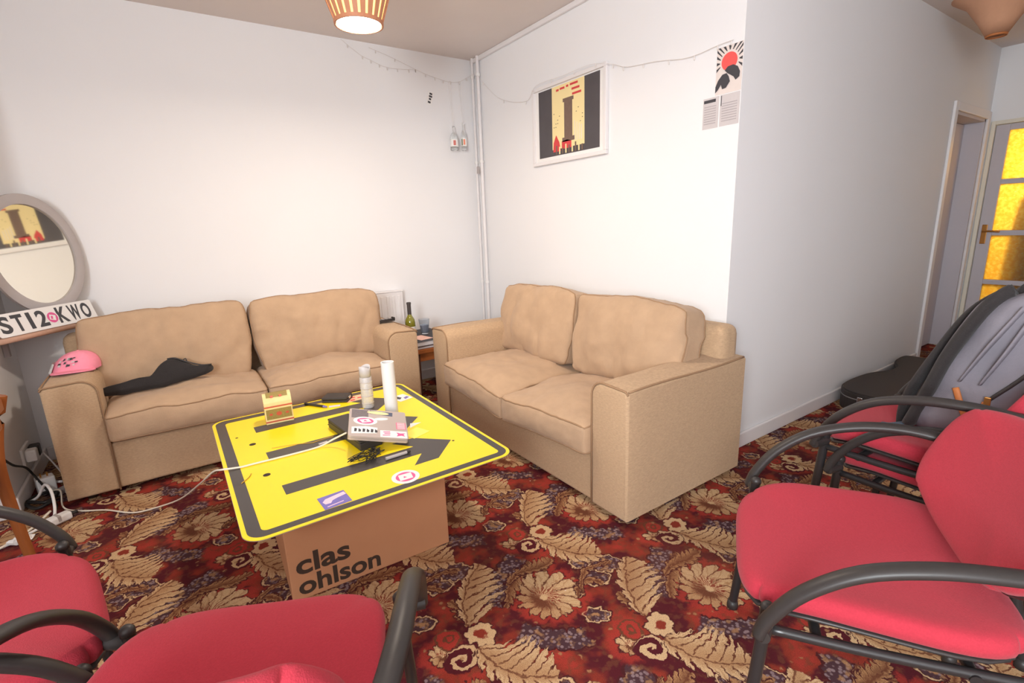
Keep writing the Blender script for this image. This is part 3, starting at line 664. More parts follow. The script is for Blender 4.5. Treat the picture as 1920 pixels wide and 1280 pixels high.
wl = ytop('wallet', 'black leather wallet lying folded on the yellow sign', 'wallet', (0.580, 2.375, TZ), -0.62)
bm = B(); box(bm, -0.062, 0.062, -0.040, 0.040, 0.0005, 0.012, 0.004); obj('lower_leaf', bm, MT['case'], wl)
bm = B(); box(bm, -0.064, 0.060, -0.039, 0.041, 0.0125, 0.025, 0.005); obj('upper_leaf', bm, MT['case'], wl)
bm = B(); box(bm, 0.050, 0.0635, -0.012, 0.012, 0.010, 0.022, 0.002); obj('clasp', bm, MT['chrome'], wl)
ps = flat('paper_slip', rot(rc(0.05, 0.022), (0.545, 2.30), -0.3), pale, None, TZ, 0.0005); props(ps, 'small pale pink paper slip beside the black wallet', 'paper')
# clear spray can
cn = ytop('spray_can', 'silver and white spray can with clear notched cap', 'spray can', (0.668, 2.185, TZ))
silvertxt = mat('white_printed_tin', srgb(224, 222, 226), 0.25, metal=0.25, var=0.25, scale=120, stretch=(1, 1, 3))
bm = B(); lathe(bm, [(0.026, 0), (0.0275, 0.004), (0.0275, 0.140), (0.0265, 0.146)], seg=24); obj('can_body', bm, silvertxt, cn, smooth=True, sharp=0.6)
for z_ in (0.02, 0.055, 0.09, 0.12):
    bm = B(); lathe(bm, [(0.0278, z_), (0.0278, z_+0.006)], seg=24); obj('label_band', bm, MT['greypaper'], cn, smooth=True)
bm = B(); r0 = 0.0255; seg = 32; rings = []
for zz in (0.146, 0.176, None):
    rings.append([bm.verts.new((r0*math.cos(2*PI*j/seg), r0*math.sin(2*PI*j/seg), zz if zz else 0.186+0.014*abs(math.cos(2*PI*j/seg-0.6)))) for j in range(seg)])
for a, b_ in zip(rings, rings[1:]):
    for j in range(seg): bm.faces.new((a[j], a[(j+1) % seg], b_[(j+1) % seg], b_[j]))
cap_o = obj('notched_cap', bm, mat('frosted_clear_plastic', srgb(205, 200, 200), 0.25, var=0.05), cn, smooth=True)
sm = cap_o.modifiers.new('wall', 'SOLIDIFY'); sm.thickness = 0.002
bm = B(); lathe(bm, [(0.020, 0.146), (0.008, 0.150), (0.008, 0.166), (0.006, 0.168)], seg=16); obj('nozzle', bm, MT['white'], cn, smooth=True)
# white paper tube
tb = ytop('paper_roll', 'tall white paper roll standing behind the laptop', 'paper roll', (0.715, 2.010, TZ))
bm = B(); lathe(bm, [(0.028, 0.0), (0.028, 0.244), (0.0235, 0.244), (0.0235, 0.0)], seg=32, cap=False); obj('rolled_sheet', bm, MT['paper'], tb, smooth=True, sharp=0.6)
bm = B(); tube(bm, [(0.0281, 0.0, z_) for z_ in (0.0, 0.12, 0.244)], 0.0008, 6, sub=1); obj('sheet_edge', bm, MT['greypaper'], tb)
# black box and laptop
bb = ytop('black_case', 'black flat case lying under the laptop', 'case', (0.512, 1.890, TZ), 0.10)
bm = B(); box(bm, -0.045, 0.045, -0.155, 0.165, 0.0, 0.030, 0.004); obj('case_body', bm, MT['black'], bb)
bm = B(); box(bm, -0.0455, 0.0455, -0.1555, 0.1655, 0.0305, 0.039, 0.003); obj('case_lid', bm, MT['black'], bb)
lp = ytop('laptop', 'closed silver laptop covered in stickers, resting on the black case', 'laptop', (0.5818, 1.8005, 0.448))
e1 = Vector((math.cos(-0.3132), math.sin(-0.3132), -0.234)).normalized(); e2 = Vector((-math.sin(-0.3132), math.cos(-0.3132), 0.1255)); e2 = (e2-e1*e2.dot(e1)).normalized(); e3 = e1.cross(e2)
lp.matrix_world = Matrix(((e1.x, e2.x, e3.x, 0.5818-0.017*e3.x), (e1.y, e2.y, e3.y, 1.8005-0.017*e3.y), (e1.z, e2.z, e3.z, 0.465-0.017*e3.z), (0, 0, 0, 1)))
KX, KY = 0.110/0.117, 0.111/0.146
def ks(pl): return [(x*KX, y*KY) for x, y in pl]
bm = B(); prism(bm, ks(rrect(-0.117, 0.117, -0.146, 0.146, 0.012, 4)), 0.0, 0.0085); obj('base_half', bm, MT['silver'], lp)
bm = B(); prism(bm, ks(rrect(-0.117, 0.117, -0.146, 0.146, 0.012, 4)), 0.0095, 0.0170); lid = obj('screen_lid', bm, MT['silver'], lp)
bm = B(); prism(bm, ks(rrect(-0.113, 0.113, -0.142, 0.142, 0.010, 4)), 0.0085, 0.0095); obj('seam', bm, MT['black'], lp)
def lst(poly, m, label=None, z=0.0170, th=0.0004):
    bm = B(); prism(bm, ks(poly), z, z+th); o = obj('sticker', bm, m, lid)
    if label: o['label'] = label
    return o
navy = mat('navy_print', srgb(78, 86, 110), 0.5, var=0.1); greyst = mat('grey_print', srgb(116, 108, 112), 0.5, var=0.25, scale=120)
lst([(-0.108, 0.045), (-0.040, 0.045), (-0.040, 0.138), (-0.108, 0.138)], greyst, 'dark grey printed sticker')
lst([(-0.035, 0.100), (0.060, 0.085), (0.062, 0.128), (-0.035, 0.138)], navy, 'navy sticker'); lst(ngon(0.0, 0.113, 0.046, 0.017, 20, -0.1), MT['cream'], 'cream oval sticker', 0.0174)
lst(ngon(-0.052, 0.015, 0.048, 0.044, 28), MT['paper'], 'round white sticker with a magenta ring', 0.0174); lst(ngon(-0.052, 0.015, 0.033, 0.030, 28), MT['pink_ink'], z=0.0178); lst(rot(rc(0.040, 0.032), (-0.052, 0.015), 0.4), MT['paper'], z=0.0182)
lst(rot([(-0.010, -0.006), (0.006, -0.008), (0.0, 0.008)], (-0.052, 0.015), 0.3), MT['pink_ink'], z=0.0186)
lst(ngon(0.012, 0.048, 0.030, 0.014, 16, 0.3), MT['paper'])
lst([(-0.105, -0.120), (-0.008, -0.105), (-0.004, -0.050), (-0.050, -0.040), (-0.105, -0.055)], MT['paper'], 'white sticker with black figures')
for k in range(6): lst([(-0.095+0.016*k, -0.100), (-0.086+0.016*k, -0.100), (-0.084+0.016*k, -0.070-0.012*(k % 2)), (-0.094+0.016*k, -0.066)], MT['dark'], z=0.0174, th=0.0002)
lst([(0.006, -0.138), (0.112, -0.138), (0.112, -0.072), (0.006, -0.072)], MT['paper'], 'white card sticker with pink lettering')
for dx, dy, w_ in ((0.030, -0.118, 0.030), (0.034, -0.100, 0.024), (0.032, -0.086, 0.028)): lst(rot(rc(w_, 0.008), (dx, dy), 0.2), MT['pink_ink'], z=0.0174, th=0.0002)
lst([(0.070, -0.125), (0.090, -0.115), (0.104, -0.122), (0.098, -0.104), (0.106, -0.090), (0.086, -0.094), (0.070, -0.086), (0.076, -0.105)], MT['pink_ink'], z=0.0174, th=0.0002)
lst([(0.072, -0.050), (0.112, -0.050), (0.112, 0.020), (0.072, 0.020)], mat('rose_print', srgb(226, 118, 146), 0.5), 'rose sticker with white lines')
for k in range(6): lst([(0.076, -0.044+0.011*k), (0.108, -0.044+0.011*k), (0.108, -0.040+0.011*k), (0.076, -0.040+0.011*k)], MT['paper'], z=0.0174, th=0.0002)
sn = flat('sticky_note', rot(rc(0.085, 0.075), (0.716, 1.762), 0.35), mat('pale_yellow_note', srgb(255, 240, 110), 0.7), None, TZ, 0.0006); props(sn, 'pale yellow sticky note lying on the sign by the laptop', 'note')
pc = flat('paper_scrap', rot([(-0.03, -0.012), (0.034, -0.006), (0.0, 0.024)], (0.745, 1.845), 0.3), MT['paper'], None, TZ, 0.0006); props(pc, 'white triangular paper scrap beside the laptop', 'paper')
st = ytop('stylus', 'grey metal stick lying along the arrow of the sign', 'stylus', (0.578, 1.606, TZ))
bm = B(); cyl(bm, (0.532, 1.604, TZ+0.006), (0.612, 1.606, TZ+0.006), 0.006); obj('shaft', bm, MT['greypaint'], st, smooth=True, world=True, sharp=0.6)
bm = B(); cyl(bm, (0.612, 1.606, TZ+0.006), (0.626, 1.6065, TZ+0.006), 0.006, r2=0.004); obj('tip', bm, MT['black'], st, smooth=True, world=True, sharp=0.6)
# tangle of black earphone cable with a yellow bit
pts = []
for k in range(46):
    a = k*0.78+0.4*math.sin(k*1.9); rr = 0.030+0.022*math.sin(k*2.3)+0.008*math.cos(k*0.7); pts.append((0.485+rr*1.25*math.cos(a), 1.655+rr*0.95*math.sin(a), TZ+0.004+0.0007*k*(0.6+0.4*math.sin(k*3.1))))
cb_ = ytop('earphones', 'tangle of black earphone cable on the sign', 'earphones', (0.485, 1.655, TZ))
bm = B(); tube(bm, pts, 0.0014, 6, sub=4); obj('cable', bm, MT['cable_black'], cb_, smooth=True, world=True)
for ex, ey in ((0.535, 1.69), (0.525, 1.715)):
    bm = B(); lathe(bm, [(0.004, 0), (0.008, 0.004), (0.007, 0.010), (0.003, 0.014)], (ex, ey, TZ), 12); obj('earpiece', bm, MT['black'], cb_, smooth=True, world=True)
for k, (a, b_, w_, nm) in enumerate((((0.22, 1.98), (0.36, 1.93), 0.0012, 1), ((0.36, 1.93), (0.44, 1.94), 0.0012, 2), ((0.09, 1.745), (0.125, 1.80), 0.0016, 3))):
    bm = B(); tube(bm, [(a[0], a[1], TZ+w_), ((a[0]+b_[0])/2+0.008, (a[1]+b_[1])/2+0.004, TZ+w_), (b_[0], b_[1], TZ+w_)], w_, 6, sub=4)
    o = obj('straw', bm, mat('straw_%d' % nm, srgb(206, 160, 60), 0.7), None); props(o, ['thin brown straw across the middle of the sign', 'thin brown straw running from the black case', 'short brown straw near the sign border and cable'][k], 'straw')

# ------------------------------------------------------------------ red stacking chairs
def make_chair():
    t = thing('armchair', 'red', 'chair', (0, 0, 0), 0.0, 'red upholstered stacking armchairs')
    hx, hy, hz = 0.250, 0.242, 0.026
    def fs(p):
        u, v = p.x/hx, p.y/hy; q = Vector(p)
        k = 1-0.045*v; r2 = math.hypot(u, v)
        # rounder plan
        e = 4.4; nrm = (abs(u)**e+abs(v)**e)**(1/e) if (u or v) else 0; mx_ = max(abs(u), abs(v)); sc = mx_/nrm if nrm > 1e-6 else 1.0
        q.x *= sc*k; q.y *= sc
        q.z += -0.028*max(0, v-0.35)**1.6/0.5-0.012*(1-u*u)*(1-v*v)*(1 if p.z > 0 else 0)+0.010*abs(u)**2
        return Vector((q.x, q.y, q.z+0.448))
    bm = B(); rbox(bm, hx, hy, hz, 0.024, fs, n=20); seat = obj('seat', bm, MT['red'], t, smooth=True)
    def fsh(p): q = fs(Vector((p.x*1.0, p.y, 0))); return Vector((q.x*0.965, q.y*0.965, q.z-0.031+p.z*0.4))
    bm = B(); rbox(bm, hx, hy, 0.014, 0.012, fsh, n=8); obj('seat_shell', bm, MT['black'], seat, smooth=True)
    bx_, bz = 0.256, 0.148
    def fb(p, th=1.0, off=0.0):
        u, w = p.x/bx_, p.z/bz; q = Vector(p); e = 2.7; nrm = (abs(u)**e+abs(w)**e)**(1/e) if (u or w) else 0; mx_ = max(abs(u), abs(w)); sc = mx_/nrm if nrm > 1e-6 else 1.0
        q.x *= sc*(1+0.05*w); q.z *= sc
        q.y += 0.030*u*u+off
        ti = 0.47; y, z = q.y*math.cos(ti)-q.z*math.sin(ti), q.y*math.sin(ti)+q.z*math.cos(ti)
        return Vector((q.x, y-0.243, z+0.630))
    bm = B(); rbox(bm, bx_, 0.024, bz, 0.022, fb, n=18, nz=16); back = obj('backrest', bm, MT['red'], t, smooth=True)
    bm = B(); rbox(bm, bx_*0.97, 0.010, bz*0.97, 0.009, lambda p: fb(Vector((p.x, p.y-0.031, p.z))), n=14, nz=12); obj('back_shell', bm, MT['black'], back, smooth=True)
    bmk = MT['blackmetal']
    for s in (-1, 1):
        bm = B(); tube(bm, [(s*0.262, 0.190, 0.450), (s*0.266, 0.200, 0.30), (s*0.276, 0.225, 0.012)], 0.0125, 12, sub=4); lg = obj('leg', bm, bmk, t, smooth=True, sharp=0.7)
        bm = B(); lathe(bm, [(0.0165, 0), (0.0165, 0.012), (0.014, 0.026)], (s*0.276, 0.225, 0), 12); obj('glide', bm, MT['black'], lg, smooth=True)
        bm = B(); lathe(bm, [(0.0138, 0), (0.0138, 0.010), (0.008, 0.017)], (s*0.262, 0.189, 0.446), 12); obj('leg_cap', bm, MT['black'], lg, smooth=True)
        bm = B(); tube(bm, [(s*0.205, -0.255, 0.56), (s*0.225, -0.245, 0.43), (s*0.250, -0.262, 0.25), (s*0.268, -0.315, 0.012)], 0.0125, 12, sub=5); lg = obj('leg', bm, bmk, t, smooth=True, sharp=0.7)
        bm = B(); lathe(bm, [(0.0165, 0), (0.0165, 0.012), (0.014, 0.026)], (s*0.268, -0.315, 0), 12); obj('glide', bm, MT['black'], lg, smooth=True)
        bm = B(); tube(bm, [(s*0.262, 0.192, 0.405), (s*0.250, 0.0, 0.400), (s*0.236, -0.245, 0.405)], 0.010, 10, sub=4); obj('side_rail', bm, bmk, t, smooth=True)
        bm = B(); cyl(bm, (s*0.262, 0.190, 0.425), (s*0.312, 0.200, 0.425), 0.0145); obj('arm_joint', bm, MT['black'], t, smooth=True, sharp=0.7)
        path = [(s*0.300, 0.205, 0.418), (s*0.302, 0.190, 0.462), (s*0.306, 0.140, 0.535), (s*0.308, 0.060, 0.598), (s*0.308, -0.040, 0.632), (s*0.302, -0.140, 0.642), (s*0.284, -0.225, 0.635), (s*0.240, -0.285, 0.622), (s*0.19, -0.305, 0.612)]
        bm = B(); tube(bm, path, 0.015, 12, sub=5, flat=(0.0185, 0.0125), up=(0.0, 0.35, 1)); obj('armrest', bm, MT['black'], t, smooth=True)
    for y, z in ((0.10, 0.398), (-0.14, 0.398)):
        bm = B(); cyl(bm, (-0.255, y, z), (0.255, y, z), 0.010); obj('cross_bar', bm, bmk, t, smooth=True, sharp=0.7)
    return t
def aim(x, y): return math.atan2(y, x)-PI/2       # rotation that turns local +y towards (x, y)
A0 = make_chair()
def put(o, label, x, y, fx, fy, z=0.0):
    o['label'] = label; o.location = (x, y, z); o.rotation_euler = (0, 0, aim(fx, fy))
chA = A0
chB, chC, ch1, ch2 = (copy_tree(A0) for _ in range(4))
put(chA, 'red chair with empty seat standing beside the end of the sofa', 1.185, 0.387, -0.53, 0.848)
put(chB, 'red chair with the grey backpack on it, topmost of the stack of two', 1.865, 0.440, 0.03, 1.0, 0.085)
put(chC, 'red chair at the bottom of the stack of two under the backpack', 1.895, 0.405, 0.03, 1.0)
put(ch1, 'red chair standing next to the brown wooden chair', -0.470, 1.275, 0.985, 0.17)
put(ch2, 'red chair facing the printed front of the cardboard box', -0.030, 0.828, 0.455, 0.89)

# ------------------------------------------------------------------ backpack on the stacked chairs
bp = thing('backpack', 'grey backpack with tan leather trim sitting on the red stacked chairs', 'backpack', (1.935, 0.345, 0.535), -0.10)
def bpf(p):
    w = (p.z+0.22)/0.44; q = Vector(p)
    k = 1.0-0.30*w**2.2; q.x *= 1-0.18*w**2; q.y *= k
    q.y += -0.12*w; q += Vector((0.012*mnoise.noise(p*9), 0.020*mnoise.noise(p*8+Vector((3, 1, 7))), 0.012*mnoise.noise(p*7+Vector((9, 2, 5)))))
    if p.z < -0.1: q.x *= 1.05
    return q+Vector((0, 0.02, 0.225))
bm = B(); rbox(bm, 0.165, 0.135, 0.22, 0.07, bpf, n=18, nz=18); body = obj('bag_body', bm, MT['greyfabric'], bp, smooth=True)
def on(px_, py_, pz_, off=0.0):
    q = rbox_map((px_*0.165, py_*0.135, pz_*0.22), 0.165, 0.135, 0.22, 0.07); c = bpf(q); d = Vector((q.x/0.165, q.y/0.135, q.z/0.22*0.4)); d.normalize(); return c+d*off
bm = B(); tube(bm, [on(-0.55, 1, -0.95, 0.02), on(-0.6, 1, -0.5, 0.035), on(-0.6, 1, 0.1, 0.03), on(-0.5, 1, 0.7, 0.02), on(-0.3, 0.7, 1, 0.02)], 0.02, 12, sub=6, flat=(0.034, 0.013), up=(0, 1, 0.4)); sps = obj('shoulder_strap', bm, MT['blackfabric'], bp, smooth=True); sps['label'] = 'black padded shoulder strap'
bm = B(); tube(bm, [on(0.55, 1, -0.95, 0.02), on(0.6, 1, -0.5, 0.035), on(0.6, 1, 0.1, 0.03), on(0.5, 1, 0.7, 0.02), on(0.3, 0.7, 1, 0.02)], 0.02, 12, sub=6, flat=(0.034, 0.013), up=(0, 1, 0.4)); obj('shoulder_strap', bm, MT['blackfabric'], bp, smooth=True)
bm = B(); tube(bm, [on(-1, 0.93, -0.95, 0.012), on(-1, 0.93, -0.4, 0.014), on(-1, 0.93, 0.2, 0.014), on(-0.98, 0.93, 0.8, 0.012), on(-0.6, 0.7, 1, 0.012)], 0.012, 12, sub=6, flat=(0.030, 0.016), up=(0, 1, 0.2)); o = obj('back_panel_edge', bm, MT['blackfabric'], bp, smooth=True); o['label'] = 'black padded back panel edge'
bm = B(); tube(bm, [on(-1, 1.0, -0.95, 0.024), on(-1, 1.0, -0.4, 0.026), on(-1, 1.0, 0.2, 0.026), on(-0.98, 1.0, 0.8, 0.024), on(-0.6, 0.8, 1, 0.02)], 0.006, 8, sub=6); obj('edge_piping', bm, MT['greyfabric'], bp, smooth=True)
for a_, b_, c_ in (((-1, 0.45, -0.25), (-1, 0.05, -0.55), (-1, -0.15, -0.62)), ((-1, -0.15, -0.60), (-1, -0.50, -0.72), (-0.98, -0.9, -0.78)), ((-1, -0.16, -0.35), (-1, -0.15, -0.60), (-1, -0.12, -0.92))):
    bm = B(); tube(bm, [on(*a_, 0.004), on(*b_, 0.005), on(*c_, 0.004)], 0.006, 8, sub=6, flat=(0.0085, 0.004), up=(1, 0, 0)); obj('leather_trim', bm, MT['leather'], bp, smooth=True)
bm = B(); tube(bm, [on(-1, -0.75, 0.75, 0.004), on(-1, -0.5, 0.2, 0.006), on(-1, -0.2, -0.3, 0.006)], 0.005, 8, sub=6); zp = obj('zip', bm, MT['black'], bp, smooth=True)
bm = B(); c = on(-1, -0.18, -0.33, 0.012); obox(bm, tuple(c), 0.008, 0.014, 0.030, 0.2, 0.002); obj('zip_pull', bm, MT['brass'], zp)
for py_ in (0.45, 0.05, -0.6):
    bm = B(); tube(bm, [on(-1, py_, -0.15, 0.002), on(-1, py_*0.8-0.08, 0.35, 0.012), on(-0.95, py_*0.6-0.1, 0.85, 0.004)], 0.014, 10, sub=6, flat=(0.006, 0.022), up=(1, 0, 0), taper=(0.5, 1.0)); obj('fabric_fold', bm, MT['greyfabric'], body, smooth=True)
bm = B(); tube(bm, [on(-0.35, 0.2, 1, 0.0), on(-0.2, 0.15, 1, 0.035), on(0.2, 0.15, 1, 0.035), on(0.35, 0.2, 1, 0.0)], 0.007, 8, sub=6); obj('grab_handle', bm, MT['bluegrey'], bp, smooth=True)
bm = B(); tube(bm, [on(-0.9, 0.98, -0.98, 0.01), (-0.22, 0.20, 0.012), (-0.27, 0.23, 0.010), (-0.30, 0.265, 0.004)], 0.004, 8, sub=6, flat=(0.012, 0.0022)); obj('webbing_end', bm, MT['bluegrey'], bp, smooth=True)
bm = B(); obox(bm, (-0.178, 0.165, 0.012), 0.03, 0.05, 0.018, 0.5, 0.005); obj('strap_buckle', bm, MT['bluegrey'], bp)

# ------------------------------------------------------------------ guitar case along the hall wall
gc = thing('guitar_case', 'black hard guitar case lying along the hall wall', 'guitar case', (3.9, 1.12, 0))
half = [(3.335, 0.0), (3.345, 0.09), (3.39, 0.155), (3.48, 0.198), (3.60, 0.210), (3.74, 0.205), (3.86, 0.190), (3.97, 0.150), (4.06, 0.125), (4.16, 0.130), (4.28, 0.180), (4.40, 0.205), (4.50, 0.205), (4.545, 0.18), (4.555, 0.08)]
outl = [(x, 1.125+w) for x, w in half]+[(x, 1.125-w) for x, w in half[::-1][:-1]]
sm_ = catmull([(p[0], p[1], 0) for p in outl]+[(outl[0][0], outl[0][1], 0)], 3)[:-1]; outl = [(p.x, p.y) for p in sm_]
def inset(pl, k): 
    cx = sum(p[0] for p in pl)/len(pl); cy = sum(p[1] for p in pl)/len(pl); return [(cx+(p[0]-cx)*(1-k), cy+(p[1]-cy)*(1-k*2.2)) for p in pl]
bm = B(); prism(bm, outl, 0.001, 0.082); obj('case_bottom', bm, MT['case'], gc, world=True)
bm = B(); l1 = prism(bm, outl, 0.088, 0.124); es = [e for e in bm.edges if all(abs(v.co.z-0.124) < 1e-6 for v in e.verts)]; bmesh.ops.bevel(bm, geom=es, offset=0.010, segments=3, affect='EDGES'); obj('case_lid', bm, MT['case'], gc, world=True, smooth=True, sharp=0.5)
bm = B(); prism(bm, inset(outl, -0.002), 0.0822, 0.0878); obj('metal_rim', bm, MT['alu'], gc, world=True)
for lx, ly in ((3.335, 1.16), (3.365, 0.99), (3.55, 0.912), (3.95, 0.965), (4.40, 0.918)):
    bm = B(); obox(bm, (lx, ly, 0.085), 0.018, 0.03, 0.04, 0.0, 0.003); lt = obj('latch', bm, MT['chrome'], gc, world=True)
    bm = B(); obox(bm, (lx-0.006, ly-0.004, 0.10), 0.012, 0.012, 0.012, 0, 0.003); obj('latch_catch', bm, MT['chrome'], lt, world=True)
bm = B(); tube(bm, [(3.80, 0.925, 0.05), (3.80, 0.895, 0.055), (3.92, 0.90, 0.055), (3.92, 0.955, 0.05)], 0.009, 8, sub=5); obj('carry_handle', bm, MT['black'], gc, smooth=True, world=True)

# ------------------------------------------------------------------ pendant lamp
PLX, PLY, PZ = 0.838, 2.302, 2.050
pl = thing('pendant_lamp', 'slatted wooden pendant lamp glowing warm under the ceiling', 'lamp', (PLX, PLY, ZC))
rb, rtp, hh = 0.098, 0.190, 0.27
ns = 22
for k in range(ns):
    a = 2*PI*k/ns; da = PI/ns*0.66
    bm = B()
    q = []
    for r_, z_ in ((rb, PZ+0.012), (rtp, PZ+hh)):
        for s in (-1, 1):
            for dr in (0.0, 0.003): q.append(bm.verts.new((PLX+(r_+dr)*math.cos(a+s*da), PLY+(r_+dr)*math.sin(a+s*da), z_)))
    for f in ((0, 2, 6, 4), (1, 5, 7, 3), (0, 4, 5, 1), (2, 3, 7, 6), (0, 1, 3, 2), (4, 6, 7, 5)): bm.faces.new([q[i] for i in f])
    bmesh.ops.recalc_face_normals(bm, faces=bm.faces[:]); obj('slat', bm, MT['copper'], pl, world=True)
for r_, z_ in ((rb, PZ), (rtp, PZ+hh)):
    bm = B(); lathe(bm, [(r_-0.003, z_), (r_+0.0045, z_), (r_+0.0055, z_+0.014), (r_-0.003, z_+0.014), (r_-0.003, z_)], (PLX, PLY, 0), 36, cap=False); obj('hoop', bm, MT['copper'], pl, smooth=True, world=True, sharp=0.6)
bm = B(); lathe(bm, [(rb-0.006, PZ+0.004), (rtp-0.010, PZ+hh-0.004)], (PLX, PLY, 0), 36, cap=False); obj('liner', bm, emit('lit_liner', (1.0, 0.66, 0.22), 1.9), pl, smooth=True, world=True)
bm = B(); lathe(bm, [(rb-0.006, PZ+0.003), (rb-0.006, PZ+0.006)], (PLX, PLY, 0), 36); obj('diffuser', bm, emit('lit_diffuser', (1.0, 0.86, 0.66), 14.0), pl, world=True)
bm = B(); cyl(bm, (PLX, PLY, PZ+hh-0.05), (PLX, PLY, ZC), 0.004); obj('cord', bm, MT['white'], pl, smooth=True, world=True)
bm = B(); lathe(bm, [(0.012, ZC-0.05), (0.045, ZC-0.02), (0.048, ZC)], (PLX, PLY, 0), 20); obj('ceiling_rose', bm, MT['white'], pl, smooth=True, world=True)
for k in range(3):
    a = 2*PI*k/3; bm = B(); cyl(bm, (PLX, PLY, PZ+hh-0.045), (PLX+(rtp-0.004)*math.cos(a), PLY+(rtp-0.004)*math.sin(a), PZ+hh), 0.002, 6); obj('spoke', bm, MT['chrome'], pl, world=True)
# the lamp's light leaves by its bottom diffuser
ld_ = bpy.data.lights.new('pendant_lamp_light', 'AREA'); ld_.shape = 'DISK'; ld_.size = 0.18; ld_.energy = 14.0; ld_.color = (1.0, 0.86, 0.72)
lo = bpy.data.objects.new('pendant_lamp_light', ld_); link(lo); lo.location = (PLX, PLY, PZ+0.001)

# unlit paper shade in the hall
HX, HY = 4.05, 0.985
hl_ = thing('hall_lampshade', 'unlit tan cone lampshade hanging in the hall', 'lamp', (HX, HY, ZC))
shm = mat('tan_shade_paper', srgb(200, 150, 118), 0.8, var=0.06)
bm = B(); lathe(bm, [(0.042, 2.145), (0.046, 2.140), (0.085, 2.21), (0.150, 2.31), (0.22, 2.36), (0.215, 2.365), (0.145, 2.318), (0.080, 2.216), (0.042, 2.146)], (HX, HY, 0), 32, cap=False); obj('shade', bm, shm, hl_, smooth=True, world=True)
bm = B(); lathe(bm, [(0.044, 2.136), (0.047, 2.136), (0.050, 2.146), (0.044, 2.146), (0.044, 2.136)], (HX, HY, 0), 32, cap=False); obj('lower_ring', bm, MT['leather'], hl_, smooth=True, world=True)
bm = B(); cyl(bm, (HX, HY, 2.25), (HX, HY, ZC), 0.005); obj('cord', bm, MT['white'], hl_, world=True)
bm = B(); lathe(bm, [(0.004, 2.16), (0.026, 2.18), (0.028, 2.205), (0.014, 2.25)], (HX, HY, 0), 16); obj('bulb', bm, MT['white'], hl_, smooth=True, world=True)

# ------------------------------------------------------------------ wall of posters (the poster wall faces -x: u runs along -y, v is height)
def onwall(name, poly, m, parent, x, th=0.0008):
    """flat piece on the poster wall; poly in (y, z)"""
    bm = B(); prism(bm, poly, 0, th, Matrix(((0, 0, -1, x), (1, 0, 0, 0), (0, 1, 0, 0), (0, 0, 0, 1)))); bmesh.ops.recalc_face_normals(bm, faces=bm.faces[:]); return obj(name, bm, m, parent, world=True)
def yz(y0, y1, z0, z1): return [(y0, z0), (y1, z0), (y1, z1), (y0, z1)]
fp = thing('framed_poster', 'white framed poster with cream panel and dark sides on the white wall', 'poster', (XW-0.012, 2.49, 1.577))
PX0 = XW-0.0006
fy0, fy1, fz0, fz1 = 2.153, 2.838, 1.577, 2.058; iy0, iy1, iz0, iz1 = 2.216, 2.780, 1.622, 2.029
for nm, b_ in (('frame_bar', (fy0, fy1, fz0, fz0+0.022)), ('frame_bar', (fy0, fy1, fz1-0.022, fz1)), ('frame_bar', (fy0, fy0+0.022, fz0+0.022, fz1-0.022)), ('frame_bar', (fy1-0.022, fy1, fz0+0.022, fz1-0.022))):
    bm = B(); box(bm, XW-0.024, PX0, *b_, 0.003); obj(nm, bm, MT['trim'], fp, world=True)
onwall('mount', yz(fy0+0.022, fy1-0.022, fz0+0.022, fz1-0.022), MT['paper'], fp, XW-0.006, 0.002)
pr_ = onwall('print', yz(iy0, iy1, iz0, iz1), MT['posterdark'], fp, XW-0.0081)
xq = XW-0.0090
cp = onwall('cream_panel', yz(2.343, 2.643, 1.66, 2.029), MT['cream'], pr_, xq)
xq -= 0.0008
# generic stand-in artwork: plain brown column, red flag shapes, wall of dashes
onwall('print_shape', yz(2.450, 2.525, 1.72, 1.925), MT['brownink'], pr_, xq)
onwall('print_shape', yz(2.438, 2.537, 1.925, 1.945), MT['brownink'], pr_, xq)
onwall('print_shape', yz(2.430, 2.545, 1.695, 1.72), MT['brownink'], pr_, xq)
onwall('print_shape', [(2.635, 1.645), (2.56, 1.645), (2.575, 1.70), (2.605, 1.745), (2.63, 1.70)], MT['red_ink'], pr_, xq)
onwall('print_shape', [(2.55, 1.655), (2.46, 1.655), (2.46, 1.695), (2.50, 1.705), (2.55, 1.70)], MT['red_ink'], pr_, xq)
for k in range(9): onwall('print_shape', yz(2.355+0.030*k, 2.367+0.030*k, 1.628, 1.662+0.010*(k % 3)), MT['cream'] if k % 2 else MT['brownink'], pr_, xq-0.0006)
for y0, y1, z in ((2.60, 2.575, 1.998), (2.565, 2.52, 2.001), (2.505, 2.485, 2.004), (2.470, 2.40, 2.006), (2.455, 2.385, 1.978), (2.45, 2.37, 1.950)): onwall('print_dash', yz(min(y0, y1), max(y0, y1), z, z+0.012), MT['red_ink'], pr_, xq)
for k in range(12):
    y_ = 2.62-0.018*(k % 4) if k < 7 else 2.41-0.018*(k % 4); z_ = 1.79+0.02*(k % 5); onwall('print_dash', yz(y_, y_+0.008, z_, z_+0.004), MT['brownink'], pr_, xq)
for k in range(4): onwall('print_shape', [(2.365+0.02*k, 1.69), (2.372+0.02*k, 1.69), (2.372+0.02*k, 1.77+0.01*k), (2.365+0.02*k, 1.775+0.01*k)], MT['cable_white'], pr_, xq)
